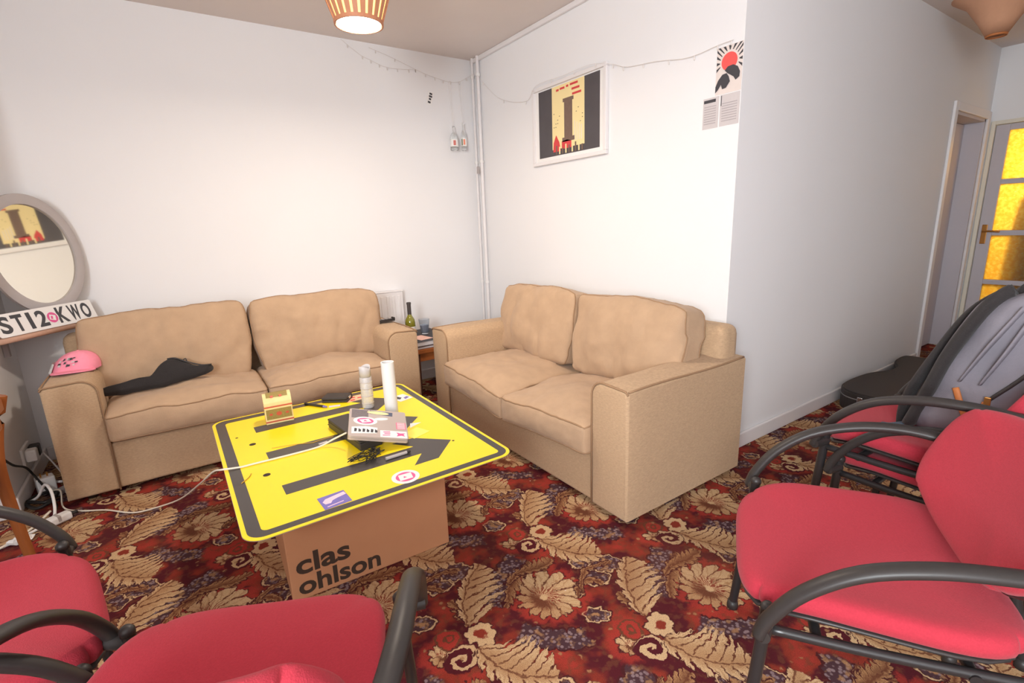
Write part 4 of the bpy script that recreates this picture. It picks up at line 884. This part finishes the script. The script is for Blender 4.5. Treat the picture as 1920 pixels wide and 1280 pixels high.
# burst poster
sb = thing('burst_poster', 'small poster with a red disc and dark rays pinned by the wall corner', 'poster', (XW-0.001, 1.419, 1.74))
onwall('sheet', yz(1.358, 1.483, 1.740, 1.934), mat('cream_grey_paper', srgb(226, 214, 208), 0.8), sb, PX0)
cy_, cz_ = 1.420, 1.868
for k in range(13):
    a = PI*(-0.1+1.2*k/12); w_ = 0.045
    def clip(r_, an):
        y, z = cy_+r_*math.cos(an), cz_+r_*math.sin(an); return (min(1.482, max(1.359, y)), min(1.932, max(1.742, z)))
    if k % 1 == 0: onwall('ray', [clip(0.046, a-w_*0.8), clip(0.09, a-w_*1.6), clip(0.09, a+w_*1.6), clip(0.046, a+w_*0.8)], MT['dark'], sb, XW-0.0015)
onwall('disc', ngon(cy_, cz_, 0.038, 0.037, 28), mat('coral_print', srgb(238, 92, 88), 0.7), sb, XW-0.0024)
onwall('head_shape', [(1.440, 1.835), (1.425, 1.848), (1.400, 1.850), (1.378, 1.838), (1.366, 1.815), (1.368, 1.795), (1.385, 1.785), (1.395, 1.800), (1.412, 1.812), (1.425, 1.820)], MT['dark'], sb, XW-0.0033)
onwall('head_shape', [(1.482, 1.775), (1.470, 1.800), (1.450, 1.820), (1.430, 1.822), (1.418, 1.805), (1.412, 1.785), (1.430, 1.762), (1.448, 1.760), (1.455, 1.780), (1.470, 1.760), (1.482, 1.750)], MT['dark'], sb, XW-0.0033)
fs1 = thing('article_sheet', 'grey printed page with dark heading pinned below the burst poster', 'paper', (XW-0.001, 1.505, 1.603))
onwall('sheet', yz(1.462, 1.542, 1.603, 1.736), MT['greypaper'], fs1, PX0); onwall('heading', yz(1.478, 1.538, 1.715, 1.728), MT['dark'], fs1, XW-0.0016)
for k in range(9): onwall('text_line', yz(1.475, 1.535, 1.613+0.0105*k, 1.6165+0.0105*k), mat('faint_ink', srgb(176, 168, 170), 0.8), fs1, XW-0.0016) if k else None
fs2 = thing('article_sheet', 'wide grey printed page pinned by the wall corner', 'paper', (XW-0.001, 1.41, 1.603))
onwall('sheet', yz(1.360, 1.455, 1.604, 1.736), MT['greypaper'], fs2, PX0); onwall('heading', yz(1.448, 1.451, 1.69, 1.733), MT['dark'], fs2, XW-0.0016)
for k in range(1, 9): onwall('text_line', yz(1.372, 1.445, 1.613+0.0105*k, 1.6165+0.0105*k), bpy.data.materials['faint_ink'], fs2, XW-0.0016)

# ------------------------------------------------------------------ pipes, fairy lights, hanging bottles, tag
def pipe(label, x, y, r):
    t = thing('heating_pipe', label, 'pipe', (x, y, 0))
    bm = B(); cyl(bm, (x, y, 0), (x, y, ZC), r); obj('pipe_run', bm, MT['trim'], t, smooth=True, world=True, sharp=0.7)
    for z_ in (2.30, 1.68, 0.74): bm = B(); lathe(bm, [(r+0.001, z_), (r+0.0045, z_), (r+0.0045, z_+0.02), (r+0.001, z_+0.02)], (x, y, 0), 16, cap=False); obj('pipe_clip', bm, MT['white'], t, smooth=True, world=True, sharp=0.6)
    return t
pipe('thin white pipe running up the far room corner', 2.158, 3.575, 0.010)
p2 = pipe('thicker white pipe on the poster wall side of the corner', 2.160, 3.500, 0.013)
bm = B(); box(bm, 2.128, 2.146, 3.512, 3.532, 1.60, 1.655, 0.003); o = obj('pipe_tag', bm, MT['greypaint'], p2, world=True)
fl = thing('fairy_lights', 'string of tiny fairy lights looped over the back wall and poster wall', 'fairy lights', (1.9, 3.6, 2.3))
wy = 3.610
w1 = [(1.179, wy, 2.432), (1.298, wy, 2.357), (1.373, wy, 2.331), (1.446, wy, 2.308), (1.519, wy, 2.300), (1.632, wy, 2.306), (1.702, wy, 2.317)]
w2 = [(1.366, wy, 2.409), (1.511, wy, 2.374), (1.702, wy, 2.317), (1.797, wy, 2.291), (1.891, wy, 2.275), (1.966, wy, 2.264), (2.053, wy-0.01, 2.274), (2.12, wy-0.03, 2.31), (2.146, 3.506, 2.322)]
w3 = [(2.146, 3.506, 2.322), (2.172, 3.25, 2.10), (2.172, 2.92, 2.009), (2.150, 2.771, 2.070), (2.150, 2.507, 2.066), (2.150, 2.267, 2.066), (2.168, 2.11, 2.030), (2.172, 2.013, 1.993), (2.172, 1.818, 1.969), (2.172, 1.63, 1.936), (2.172, 1.477, 1.945), (2.172, 1.401, 1.946)]
wire = mat('clear_wire', srgb(226, 220, 216), 0.4)
for w_ in (w1, w2, w3):
    bm = B(); tube(bm, w_, 0.0013, 5, sub=5); obj('wire', bm, wire, fl, smooth=True, world=True)
    cpts = catmull(w_, 5)
    for k in range(2, len(cpts), 4):
        p = cpts[k]; bm = B(); lathe(bm, [(0.0015, -0.020), (0.003, -0.016), (0.0035, -0.006), (0.002, 0.0)], tuple(p), 8); obj('bulb', bm, wire, fl, smooth=True, world=True)
clear = glass('clear_bottle_glass', (0.95, 0.96, 0.95))
for (bx0, zt, zb, lab, labcol, rr) in ((1.966, 1.947, 1.772, 'squat clear mini bottle with red and white label hung by string', srgb(206, 120, 112), 0.030), (2.052, 1.976, 1.776, 'slim clear mini bottle with green and orange label hung by string', srgb(240, 150, 120), 0.022)):
    y_ = 3.575; t = thing('hanging_bottle', lab, 'bottle', (bx0, y_, zb))
    h = zt-zb; bm = B(); lathe(bm, [(rr*0.9, 0.0), (rr, 0.006), (rr, h*0.52), (rr*0.85, h*0.60), (rr*0.35, h*0.76), (rr*0.33, h*0.97), (rr*0.4, h*0.98), (rr*0.4, h)], (bx0, y_, zb), 20); obj('bottle_glass', bm, clear, t, smooth=True, world=True, sharp=0.7)
    bm = B(); lathe(bm, [(rr+0.0006, h*0.15), (rr+0.0006, h*0.45)], (bx0, y_, zb), 20, cap=False); lb = obj('bottle_label', bm, MT['paper'], t, smooth=True, world=True)
    bm = B(); M_ = None
    for k in range(3):
        a0, a1 = -PI*0.72+0.12*k, -PI*0.60+0.12*k
        q = [bm.verts.new((bx0+(rr+0.0012)*math.cos(a), y_+(rr+0.0012)*math.sin(a), zb+h*z_)) for a, z_ in ((a0, 0.2), (a1, 0.2), (a1, 0.40), (a0, 0.40))]; bm.faces.new(q)
    obj('label_print', bm, mat('label_print_%.2f' % rr, labcol, 0.6), lb, world=True)
    if rr < 0.025:
        bm = B(); q = [bm.verts.new((bx0+(rr+0.0012)*math.cos(a), y_+(rr+0.0012)*math.sin(a), zb+h*z_)) for a, z_ in ((-PI*0.95, 0.18), (-PI*0.80, 0.18), (-PI*0.80, 0.42), (-PI*0.95, 0.42))]; bm.faces.new(q); obj('label_print', bm, mat('green_print', srgb(128, 140, 110), 0.6), lb, world=True)
    bm = B(); cyl(bm, (bx0, y_, zt), (bx0, y_, 2.262), 0.0009, 5); cyl(bm, (bx0-0.004, y_, zt-0.01), (bx0-0.010, y_+0.02, 2.262), 0.0009, 5); cyl(bm, (bx0, y_, 2.262), (bx0, wy, 2.266), 0.0009, 5); obj('string', bm, wire, t, world=True)
tg = thing('wall_tag', 'tiny black and white label stuck on the white back wall', 'label', (1.806, YB-0.001, 2.10))
bm = B(); obox(bm, (1.806, YB-0.0012, 2.137), 0.045, 0.0016, 0.095, 0, 0, ry=0.25); obj('label_sheet', bm, MT['paper'], tg, world=True)
for dz, dx, w_ in ((0.030, 0.010, 0.022), (0.012, 0.006, 0.026), (-0.006, 0.000, 0.018), (-0.028, -0.008, 0.022)):
    bm = B(); obox(bm, (1.806+dx, YB-0.0024, 2.137+dz), w_, 0.0008, 0.013, 0, 0, ry=0.25); obj('label_print', bm, MT['dark'], tg, world=True)

# ------------------------------------------------------------------ radiator and side table in the far corner
rd = thing('radiator', 'white panel radiator behind the sofa on the back wall', 'radiator', (0.95, YB-0.05, 0.15))
bm = B(); box(bm, 0.46, 1.434, YB-0.075, YB-0.040, 0.16, 0.742, 0.006); obj('panel', bm, MT['trim'], rd, world=True)
bm = B(); box(bm, 0.455, 1.438, YB-0.078, YB-0.003, 0.742, 0.748, 0.002); obj('top_grille', bm, MT['trim'], rd, world=True)
for k in range(22):
    x_ = 0.485+0.0435*k; bm = B(); box(bm, x_-0.011, x_+0.011, YB-0.083, YB-0.075, 0.20, 0.715, 0.004); obj('rib', bm, MT['trim'], rd, world=True)
stb = thing('side_table', 'small wooden side table in the gap between the two sofas', 'table', (1.55, 3.27, 0))
bm = B(); box(bm, 1.275, 1.80, 3.05, 3.53, 0.365, 0.395, 0.004); obj('table_top', bm, MT['wood'], stb, world=True)
for a_ in ((1.29, 1.785, 3.065, 3.085), (1.29, 1.785, 3.495, 3.515)): bm = B(); box(bm, *a_, 0.31, 0.364); obj('apron', bm, MT['wood'], stb, world=True)
for lx, ly in ((1.305, 3.08), (1.77, 3.08), (1.305, 3.50), (1.77, 3.50)): bm = B(); box(bm, lx-0.02, lx+0.02, ly-0.02, ly+0.02, 0, 0.364, 0.003); obj('leg', bm, MT['wooddark'], stb, world=True)
for k, (z0, z1, m_, lab, x0_) in enumerate(((0.3955, 0.415, MT['wooddark'], 'brown book lying at the bottom of the pile on the side table', 1.285), (0.4155, 0.450, MT['dark'], 'thick dark book on top of the pile on the side table', 1.290))):
    t = thing('book', lab, 'book', (1.43, 3.20, z0))
    bm = B(); box(bm, x0_, 1.59, 3.06, 3.46, z0, z0+0.003); box(bm, x0_, 1.59, 3.06, 3.46, z1-0.003, z1); box(bm, x0_, x0_+0.003, 3.06, 3.46, z0+0.003, z1-0.003); obj('cover', bm, m_, t, world=True)
    bm = B(); box(bm, x0_+0.003, 1.585, 3.064, 3.456, z0+0.003, z1-0.003); obj('pages', bm, MT['greypaper'], t, world=True)
lf = thing('leaflet', 'pink leaflet on the book pile beside the drinking glass', 'paper', (1.41, 3.14, 0.4505))
bm = B(); obox(bm, (1.39, 3.17, 0.4512), 0.10, 0.14, 0.0012, 0.2); obj('sheet', bm, mat('pink_leaflet', srgb(236, 190, 176), 0.7, var=0.2, scale=50), lf, world=True)
wb = thing('wine_bottle', 'green wine bottle with dark foil and white label beside the radiator', 'bottle', (1.384, 3.33, 0.4505))
olive = mat('olive_green_glass', srgb(128, 124, 40), 0.08, var=0.05, spec=0.8)
c_ = (1.386, 3.335, 0.4505-0.065)
wb.location = (c_[0], c_[1], 0.4505); INV[wb.name] = Matrix.Translation(wb.location).inverted()
bm = B(); lathe(bm, [(0.034, 0.066), (0.037, 0.072), (0.037, 0.150), (0.034, 0.172), (0.022, 0.193), (0.0150, 0.205), (0.0140, 0.215)], c_, 24); obj('bottle_glass', bm, olive, wb, smooth=True, world=True, sharp=0.7)
bm = B(); lathe(bm, [(0.0145, 0.212), (0.0145, 0.283), (0.0165, 0.285), (0.0165, 0.298), (0.013, 0.300)], c_, 20); obj('foil', bm, mat('dark_foil', srgb(70, 64, 62), 0.4), wb, smooth=True, world=True, sharp=0.7)
bm = B(); lathe(bm, [(0.0375, 0.070), (0.0375, 0.125)], c_, 24, cap=False); obj('bottle_label', bm, MT['paper'], wb, smooth=True, world=True)
gl_ = thing('drinking_glass', 'clear faceted drinking glass on the pile of books', 'glass', (1.472, 3.285, 0.4505))
blueglass = glass('pale_blue_glass', (0.80, 0.86, 0.92), 0.03)
bm = B(); lathe(bm, [(0.026, 0.001), (0.040, 0.108), (0.0385, 0.108), (0.0245, 0.010), (0.001, 0.010)], (1.472, 3.285, 0.4505), 12); obj('tumbler', bm, blueglass, gl_, world=True)
bm = B(); lathe(bm, [(0.0250, 0.011), (0.0335, 0.066)], (1.472, 3.285, 0.4505), 12); obj('water', bm, mat('cloudy_water', srgb(150, 158, 172), 0.2), gl_, world=True)

# ------------------------------------------------------------------ things on the first sofa
cpx, cpy, cpz = -0.445, 3.17, 0.580
cpT = thing('cap', 'pink baseball cap with grey emblem lying on the sofa arm', 'cap', (cpx, cpy, cpz), -0.1)
def dome(th, ph): return Vector((0.095*math.cos(ph)*math.cos(th), 0.085*math.cos(ph)*math.sin(th), 0.092*math.sin(ph)))
bm = B(); grid = []
for i in range(9):
    ph = PI/2*i/8*0.98; grid.append([bm.verts.new(dome(2*PI*j/24, ph)*(1+0.03*math.sin(5*2*PI*j/24)*math.cos(ph))+Vector((0.02*math.sin(ph), 0, 0.002))) for j in range(24)])
for a, b_ in zip(grid, grid[1:]):
    for j in range(24): bm.faces.new((a[j], a[(j+1) % 24], b_[(j+1) % 24], b_[j]))
bm.faces.new(grid[-1]); cr = obj('crown', bm, MT['pink'], cpT, smooth=True)
bm = B(); po = [(0.09*math.cos(a)-0.005, 0.075*math.sin(a)) for a in [PI*(-0.95+0.62*k/10) for k in range(11)]]+[(0.13*math.cos(a)*0.9, -0.03+0.115*math.sin(a)) for a in [PI*(-0.33-0.62*k/10) for k in range(11)]]
bm2 = [(math.cos(a)*0.085, math.sin(a)*0.085-0.0) for a in [PI*(1.08+0.84*k/12) for k in range(13)]]+[(math.cos(a)*0.088, -0.045+math.sin(a)*0.085) for a in [PI*(1.92-0.84*k/12) for k in range(13)]]
prism(bm, bm2, 0.001, 0.006)
for v in bm.verts: v.co.z += 0.018*max(0, 1-(v.co.x/0.09)**2)*0.6
obj('visor', bm, MT['pink'], cpT, smooth=True, sharp=0.6)
bm = B(); 
for j in range(7):
    a0 = PI*(0.78+0.06*j); a1 = a0+PI*0.06
    q = [bm.verts.new(dome(a, ph)*1.06+Vector((0.02*math.sin(ph)-0.004, 0, 0.002))) for a, ph in ((a0, 0.02), (a1, 0.02), (a1, 0.50), (a0, 0.50))]; bm.faces.new(q)
obj('white_mesh_panel', bm, MT['white'], cr, smooth=True)
random.seed(3)
for k in range(14):
    a = PI*(1.20+0.36*random.random()); ph = 0.38+0.42*random.random(); da, dp = 0.04+0.05*random.random(), 0.03+0.05*random.random()
    bm = B(); q = [bm.verts.new(dome(x_, y_)*1.045+Vector((0.02*math.sin(y_), 0, 0.003))) for x_, y_ in ((a-da, ph-dp), (a+da, ph-dp*0.6), (a+da*0.8, ph+dp), (a-da*0.9, ph+dp*0.8))]; bm.faces.new(q)
    obj('emblem_stitch', bm, MT['dark'] if k % 3 else MT['greypaper'], cr)
bm = B(); lathe(bm, [(0.006, 0), (0.005, 0.003), (0.001, 0.004)], (0.02, 0, 0.093), 10); obj('button', bm, MT['pink'], cr, smooth=True)
pk = thing('pouch', 'limp black fabric pouch lying on the sofa seat cushion', 'pouch', (-0.09, 3.10, 0.43))
po_ = [(-0.315, 0.00), (-0.300, 0.030), (-0.22, 0.032), (-0.14, 0.036), (-0.085, 0.060), (-0.045, 0.105), (-0.005, 0.130), (0.035, 0.125), (0.075, 0.100), (0.14, 0.072), (0.185, 0.066), (0.190, 0.040), (0.15, 0.022), (0.05, 0.006), (-0.08, -0.010), (-0.20, -0.018), (-0.29, -0.022)]
sp_o = catmull([(p[0], p[1], 0) for p in po_]+[(po_[0][0], po_[0][1], 0)], 3)[:-1]
def pf(q): 
    k = max(0.0, q.y); return Vector((q.x-0.07, 3.045+k*0.42-0.5*q.z+0.012*mnoise.noise(q*12), 0.458+k*0.90+q.z*0.9+0.006*mnoise.noise(q*20)))
bm = B(); puff(bm, [(p.x, p.y) for p in sp_o], 0.044, 6, pf); obj('pouch_body', bm, MT['blackfabric'], pk, smooth=True, world=True)
bm = B(); tube(bm, [pf(Vector((x_, y_, 0.004))) for x_, y_ in ((-0.005, 0.131), (0.03, 0.128), (0.075, 0.101), (0.14, 0.074), (0.186, 0.066))], 0.004, 6, sub=4); zz_ = obj('zip', bm, MT['black'], pk, smooth=True, world=True)
bm = B(); tube(bm, [pf(Vector((0.060, 0.112, 0.0))), pf(Vector((0.075, 0.122, 0.0))), pf(Vector((0.078, 0.105, 0.0)))], 0.003, 6, sub=4); obj('zip_loop', bm, MT['black'], zz_, smooth=True, world=True)
bm = B(); tube(bm, [pf(Vector((-0.31, -0.002, 0.0))), pf(Vector((-0.33, 0.004, 0.0))), pf(Vector((-0.325, -0.015, 0.0)))], 0.004, 6, sub=4); obj('tab', bm, MT['greypaint'], pk, smooth=True, world=True)
rm = thing('remote_control', 'black remote control lying on the sofa arm next to the wine bottle', 'remote control', (1.165, 3.235, 0.586), 0.10)
bm = B(); prism(bm, rrect(-0.066, 0.066, -0.022, 0.022, 0.010, 4), 0.003, 0.020); es = [e for e in bm.edges if all(v.co.z > 0.019 for v in e.verts)]; bmesh.ops.bevel(bm, geom=es, offset=0.003, segments=2, affect='EDGES'); rbd = obj('remote_body', bm, MT['black'], rm, smooth=True, sharp=0.6)
for i in range(4):
    for j in range(2):
        bm = B(); obox(bm, (-0.042+0.026*i, -0.009+0.018*j, 0.0208), 0.016, 0.010, 0.002, 0, 0.0008); obj('button', bm, MT['greypaint'], rbd)
for s in (-1, 1): bm = B(); obox(bm, (s*0.060, 0, 0.016), 0.014, 0.040, 0.022, 0, 0.005); obj('end_grip', bm, MT['black'], rm)

# ------------------------------------------------------------------ corner shelf, mirror, number plate
SA = Vector((-0.668, 3.16, 0)); SD = Vector((0.31, 0.42, 0)).normalized(); SN = Vector((SD.y, -SD.x, 0))     # along the shelf, and towards the room
def S(u, v, z): return SA+SD*u+SN*v+Vector((0, 0, z))
sh = thing('corner_shelf', 'pale wooden corner shelf carrying the mirror and number plate', 'shelf', (-0.60, 3.42, 0.75))
pts = [S(-0.085, 0.035, 0), S(0.335, 0.035, 0), Vector((-0.45, YB-0.004, 0)), Vector((XL+0.004, YB-0.004, 0)), Vector((XL+0.004, 3.12, 0))]
bm = B(); prism(bm, [(p.x, p.y) for p in pts], 0.755, 0.778); obj('shelf_board', bm, MT['pinkwood'], sh, world=True)
bm = B(); tube(bm, [S(-0.085, 0.036, 0.766), S(0.335, 0.036, 0.766)], 0.0125, 8, sub=1); obj('front_lip', bm, MT['pinkwood'], sh, world=True, smooth=True)
bm = B(); obox(bm, (XL+0.012, 3.40, 0.70), 0.02, 0.03, 0.10); obj('bracket', bm, MT['greypaint'], sh, world=True)
npm = thing('number_plate', 'white number plate ST12 KWO with round pink sticker on the shelf', 'number plate', tuple(S(0.26, 0.01, 0.779)))
tilt = 0.30
def NPM(u, h, d=0.0):   # u along plate, h up the plate, d out of its face
    return S(u, 0.030-h*math.sin(tilt)+d*math.cos(tilt), 0.780+h*math.cos(tilt)+d*math.sin(tilt))
def npm_part(name, bmx, m, parent):
    for v in bmx.verts: v.co = NPM(v.co.x, v.co.y, v.co.z)
    bmesh.ops.recalc_face_normals(bmx, faces=bmx.faces[:]); return obj(name, bmx, m, parent, world=True)
bm = B(); prism(bm, rrect(-0.035, 0.485, 0.0, 0.108, 0.010, 4), 0.0, 0.003); npm_part('plate', bm, MT['white'], npm)
ink = mat('plate_black', srgb(66, 66, 70), 0.5)
for body, x, w in (('S', -0.018, 0.052), ('T', 0.046, 0.052), ('1', 0.118, 0.020), ('2', 0.160, 0.052), ('K', 0.268, 0.056), ('W', 0.335, 0.062), ('O', 0.408, 0.052)):
    bm = text_bm(body if body != '1' else 'I', w, 0.082, 0.0008, 0.030, Matrix.Translation((x, 0.014, 0.003))); o = npm_part('character', bm, ink, npm)
bm = B(); prism(bm, ngon(0.238, 0.050, 0.032), 0.0040, 0.0046); rs_ = npm_part('round_sticker', bm, MT['paper'], npm)
bm = B(); prism(bm, ngon(0.238, 0.050, 0.027), 0.0046, 0.0049); npm_part('sticker_ring', bm, MT['pink_ink'], rs_)
bm = B(); prism(bm, rot(rc(0.030, 0.026), (0.238, 0.050), -0.3), 0.0049, 0.0052); npm_part('sticker_square', bm, MT['paper'], rs_)
bm = B(); prism(bm, rot(rc(0.010, 0.016), (0.234, 0.050), -0.3), 0.0052, 0.0055); npm_part('sticker_mark', bm, MT['pink_ink'], rs_)
mr = thing('mirror', 'round mirror with broad grey frame standing on the corner shelf', 'mirror', (-0.535, 3.45, 0.779))
MC = Vector((-0.535, 3.455, 0)); MD = Vector((0.768, 0.64, 0)); MN = Vector((0.64, -0.768, 0)); mz, ru, rz_ = 1.140, 0.212, 0.296
def MRM(u, h, d): return MC+MD*u+MN*(d-h*0.09)+Vector((0, 0, mz+h))
def ring_part(name, r0, r1, d0, d1, m):
    bm = B(); n = 64; R_ = []
    for k in range(n):
        a = 2*PI*k/n; c, s = math.cos(a), math.sin(a)
        R_.append([bm.verts.new(MRM(ru*f_*c, rz_*f_*s, d)) for f_, d in ((r0, d0), (r1, d0), (r1, d1), ((r0+r1)/2, d1+0.006), (r0, d1))])
    for k in range(n):
        a, b_ = R_[k], R_[(k+1) % n]
        for j in range(5): bm.faces.new((a[j], a[(j+1) % 5], b_[(j+1) % 5], b_[j]))
    bmesh.ops.recalc_face_normals(bm, faces=bm.faces[:]); return obj(name, bm, m, mr, smooth=True, world=True, sharp=0.7)
ring_part('mirror_frame', 0.83, 1.0, -0.012, 0.010, MT['greypaint'])
bm = B(); vs_ = [bm.verts.new(MRM(ru*0.84*math.cos(2*PI*k/64), rz_*0.84*math.sin(2*PI*k/64), -0.002)) for k in range(64)]; bm.faces.new(vs_); bmesh.ops.recalc_face_normals(bm, faces=bm.faces[:])
obj('mirror_glass', bm, mat('silvered_glass', (0.80, 0.77, 0.68), 0.03, metal=1.0, var=0.01), mr, world=True)

bm = B(); q = [MRM(u_, h_, d_) for u_, h_, d_ in ((-0.10, -0.361, 0.015), (0.10, -0.361, 0.015), (0.08, -0.255, 0.004), (-0.08, -0.255, 0.004))]; vv = [bm.verts.new(p) for p in q]+[bm.verts.new(p-MN*0.02) for p in q]
for f_ in ((0, 1, 2, 3), (7, 6, 5, 4), (0, 4, 5, 1), (1, 5, 6, 2), (2, 6, 7, 3), (3, 7, 4, 0)): bm.faces.new([vv[i] for i in f_])
bmesh.ops.recalc_face_normals(bm, faces=bm.faces[:]); obj('stand', bm, MT['greypaint'], mr, world=True)

# ------------------------------------------------------------------ wooden chair at the edge of the bay
wc = thing('wooden_chair', 'plain brown wooden chair standing by the cables', 'chair', (-0.80, 2.30, 0))
for y_ in (2.49, 2.12):
    bm = B(); tube(bm, [(-0.617, y_, 0.0), (-0.628, y_, 0.20), (-0.632, y_, 0.38), (-0.615, y_, 0.52), (-0.580, y_, 0.66)], 0.018, 8, sub=4, flat=(0.017, 0.022), taper=(0.8, 1.15)); obj('rear_leg', bm, MT['wood'], wc, smooth=True, world=True, sharp=0.8)
for y_ in (2.48, 2.13):
    bm = B(); tube(bm, [(-1.00, y_, 0.0), (-0.995, y_, 0.42)], 0.018, 8, sub=1); obj('front_leg', bm, MT['wood'], wc, smooth=True, world=True, sharp=0.8)
bm = B(); box(bm, -1.03, -0.64, 2.09, 2.52, 0.42, 0.445, 0.008); obj('seat', bm, MT['wood'], wc, world=True)
for z_ in (0.56, 0.63):
    bm = B(); box(bm, -0.612+0.25*(z_-0.52), -0.597+0.25*(z_-0.52), 2.135, 2.475, z_-0.022, z_+0.022, 0.004); obj('back_rail', bm, MT['wood'], wc, world=True)

# ------------------------------------------------------------------ cables, plugs and bits on the floor
def cable(name, label, pts, r, m, cat='cable'):
    bm = B(); tube(bm, pts, r, 8, sub=6); o = obj(name, bm, m, None, smooth=True); return props(o, label, cat)
cable('laptop_cable', 'long white cable running from the plug strip over the sign to the laptop', [(-0.66, 3.10, 0.012), (-0.585, 3.00, 0.05), (-0.565, 2.88, 0.010), (-0.50, 2.80, 0.006), (-0.40, 2.73, 0.006), (-0.30, 2.625, 0.006), (-0.22, 2.60, 0.010), (-0.115, 2.51, 0.06), (-0.03, 2.27, 0.21), (0.02, 2.0, 0.36), (0.046, 1.895, 0.4035), (0.10, 1.873, 0.4045), (0.15, 1.8705, 0.4045), (0.2935, 1.8645, 0.4045), (0.37, 1.866, 0.406), (0.42, 1.845, 0.430), (0.4555, 1.795, 0.462)], 0.0034, MT['cable_white'])
cable('floor_cable', 'white cable looping up beside the sofa front corner', [(-0.72, 3.05, 0.006), (-0.66, 2.98, 0.05), (-0.615, 2.93, 0.12), (-0.59, 2.88, 0.09), (-0.585, 2.82, 0.02), (-0.60, 2.76, 0.008), (-0.70, 2.66, 0.006), (-0.80, 2.60, 0.006)], 0.006, MT['white'])
cable('floor_cable', 'thick white cable lying straight towards the wooden chair', [(-0.60, 2.83, 0.028), (-0.66, 2.72, 0.010), (-0.76, 2.60, 0.008), (-0.90, 2.46, 0.008)], 0.005, MT['cable_white'])
cable('floor_cable', 'black cable hanging from the wooden chair down to the plug strip', [(-0.70, 2.70, 0.52), (-0.705, 2.80, 0.36), (-0.705, 2.95, 0.24), (-0.695, 3.08, 0.17), (-0.68, 3.12, 0.10), (-0.63, 3.04, 0.03), (-0.60, 2.95, 0.006), (-0.585, 2.86, 0.022)], 0.005, MT['cable_black'])
cable('floor_cable', 'black cable coiled on the carpet in the cluttered corner', [(-0.70, 3.0, 0.03), (-0.63, 2.95, 0.028), (-0.60, 3.02, 0.03), (-0.66, 3.08, 0.024), (-0.71, 3.02, 0.02), (-0.66, 2.92, 0.02), (-0.60, 2.95, 0.03)], 0.008, MT['cable_black'])
cable('floor_cable', 'thin grey cable trailing behind the sofa arm', [(-0.66, 3.26, 0.17), (-0.62, 3.20, 0.12), (-0.585, 3.14, 0.06), (-0.575, 3.05, 0.010)], 0.004, MT['greypaint'])
pst = thing('plug_strip', 'white plug strip lying on the floor by the sofa corner', 'plug strip', (-0.565, 2.745, 0), 0.55)
bm = B(); box(bm, -0.045, 0.045, -0.022, 0.022, 0.001, 0.036, 0.008); obj('strip_body', bm, MT['white'], pst)
bm = B(); box(bm, -0.008, 0.004, -0.0225, 0.0225, 0.012, 0.0365, 0.001); obj('strip_seam', bm, MT['greypaint'], pst)
bm = B(); cyl(bm, (0.045, 0, 0.018), (0.070, 0, 0.016), 0.008); obj('cable_sleeve', bm, MT['black'], pst, smooth=True)
ws = thing('wall_socket', 'white wall socket with plugs in the left corner', 'socket', (-0.725, 3.30, 0.16))
bm = B(); box(bm, XL+0.0005, XL+0.012, 3.20, 3.35, 0.13, 0.22, 0.003); sk = obj('face_plate', bm, MT['white'], ws, world=True)
for y_, m_ in ((3.24, MT['white']), (3.31, MT['black'])):
    bm = B(); box(bm, XL+0.0125, XL+0.055, y_-0.026, y_+0.026, 0.145, 0.205, 0.008); obj('plug', bm, m_, sk, world=True)
adp = thing('plug_adapter', 'white box plug adapter lying behind the cables', 'adapter', (-0.655, 3.14, 0), 0.3)
bm = B(); box(bm, -0.035, 0.035, -0.03, 0.03, 0.001, 0.085, 0.006); obj('adapter_body', bm, MT['white'], adp)
for dx in (-0.012, 0.012): bm = B(); box(bm, dx-0.003, dx+0.003, -0.006, 0.006, 0.085, 0.103); obj('prong', bm, MT['brass'], adp)
bm = B(); cyl(bm, (0.035, 0, 0.04), (0.060, -0.01, 0.035), 0.007); obj('cable_sleeve', bm, MT['white'], adp, smooth=True)
ad2 = thing('charger', 'small grey charger lying against the sofa side', 'charger', (-0.595, 3.08, 0), 0.9)
bm = B(); box(bm, -0.03, 0.03, -0.018, 0.018, 0.001, 0.028, 0.005); obj('charger_body', bm, MT['greypaint'], ad2)
bm = B(); cyl(bm, (0.03, 0, 0.014), (0.048, 0, 0.012), 0.005); obj('cable_sleeve', bm, MT['black'], ad2, smooth=True)
ts = thing('tissue', 'crumpled white tissue on the carpet by the wooden chair', 'tissue', (-0.66, 2.63, 0))
random.seed(11); bm = B()
pts = [(-0.715, 2.645), (-0.69, 2.625), (-0.67, 2.64), (-0.655, 2.60), (-0.63, 2.625), (-0.625, 2.655), (-0.655, 2.66), (-0.68, 2.675), (-0.70, 2.655)]
puff(bm, pts, 0.03, 4, lambda q: Vector((q.x+0.006*mnoise.noise(q*90), q.y+0.006*mnoise.noise(q*80+Vector((4, 4, 4))), 0.017+q.z+0.010*mnoise.noise(q*70)))); obj('crumpled_sheet', bm, MT['paper'], ts, world=True)
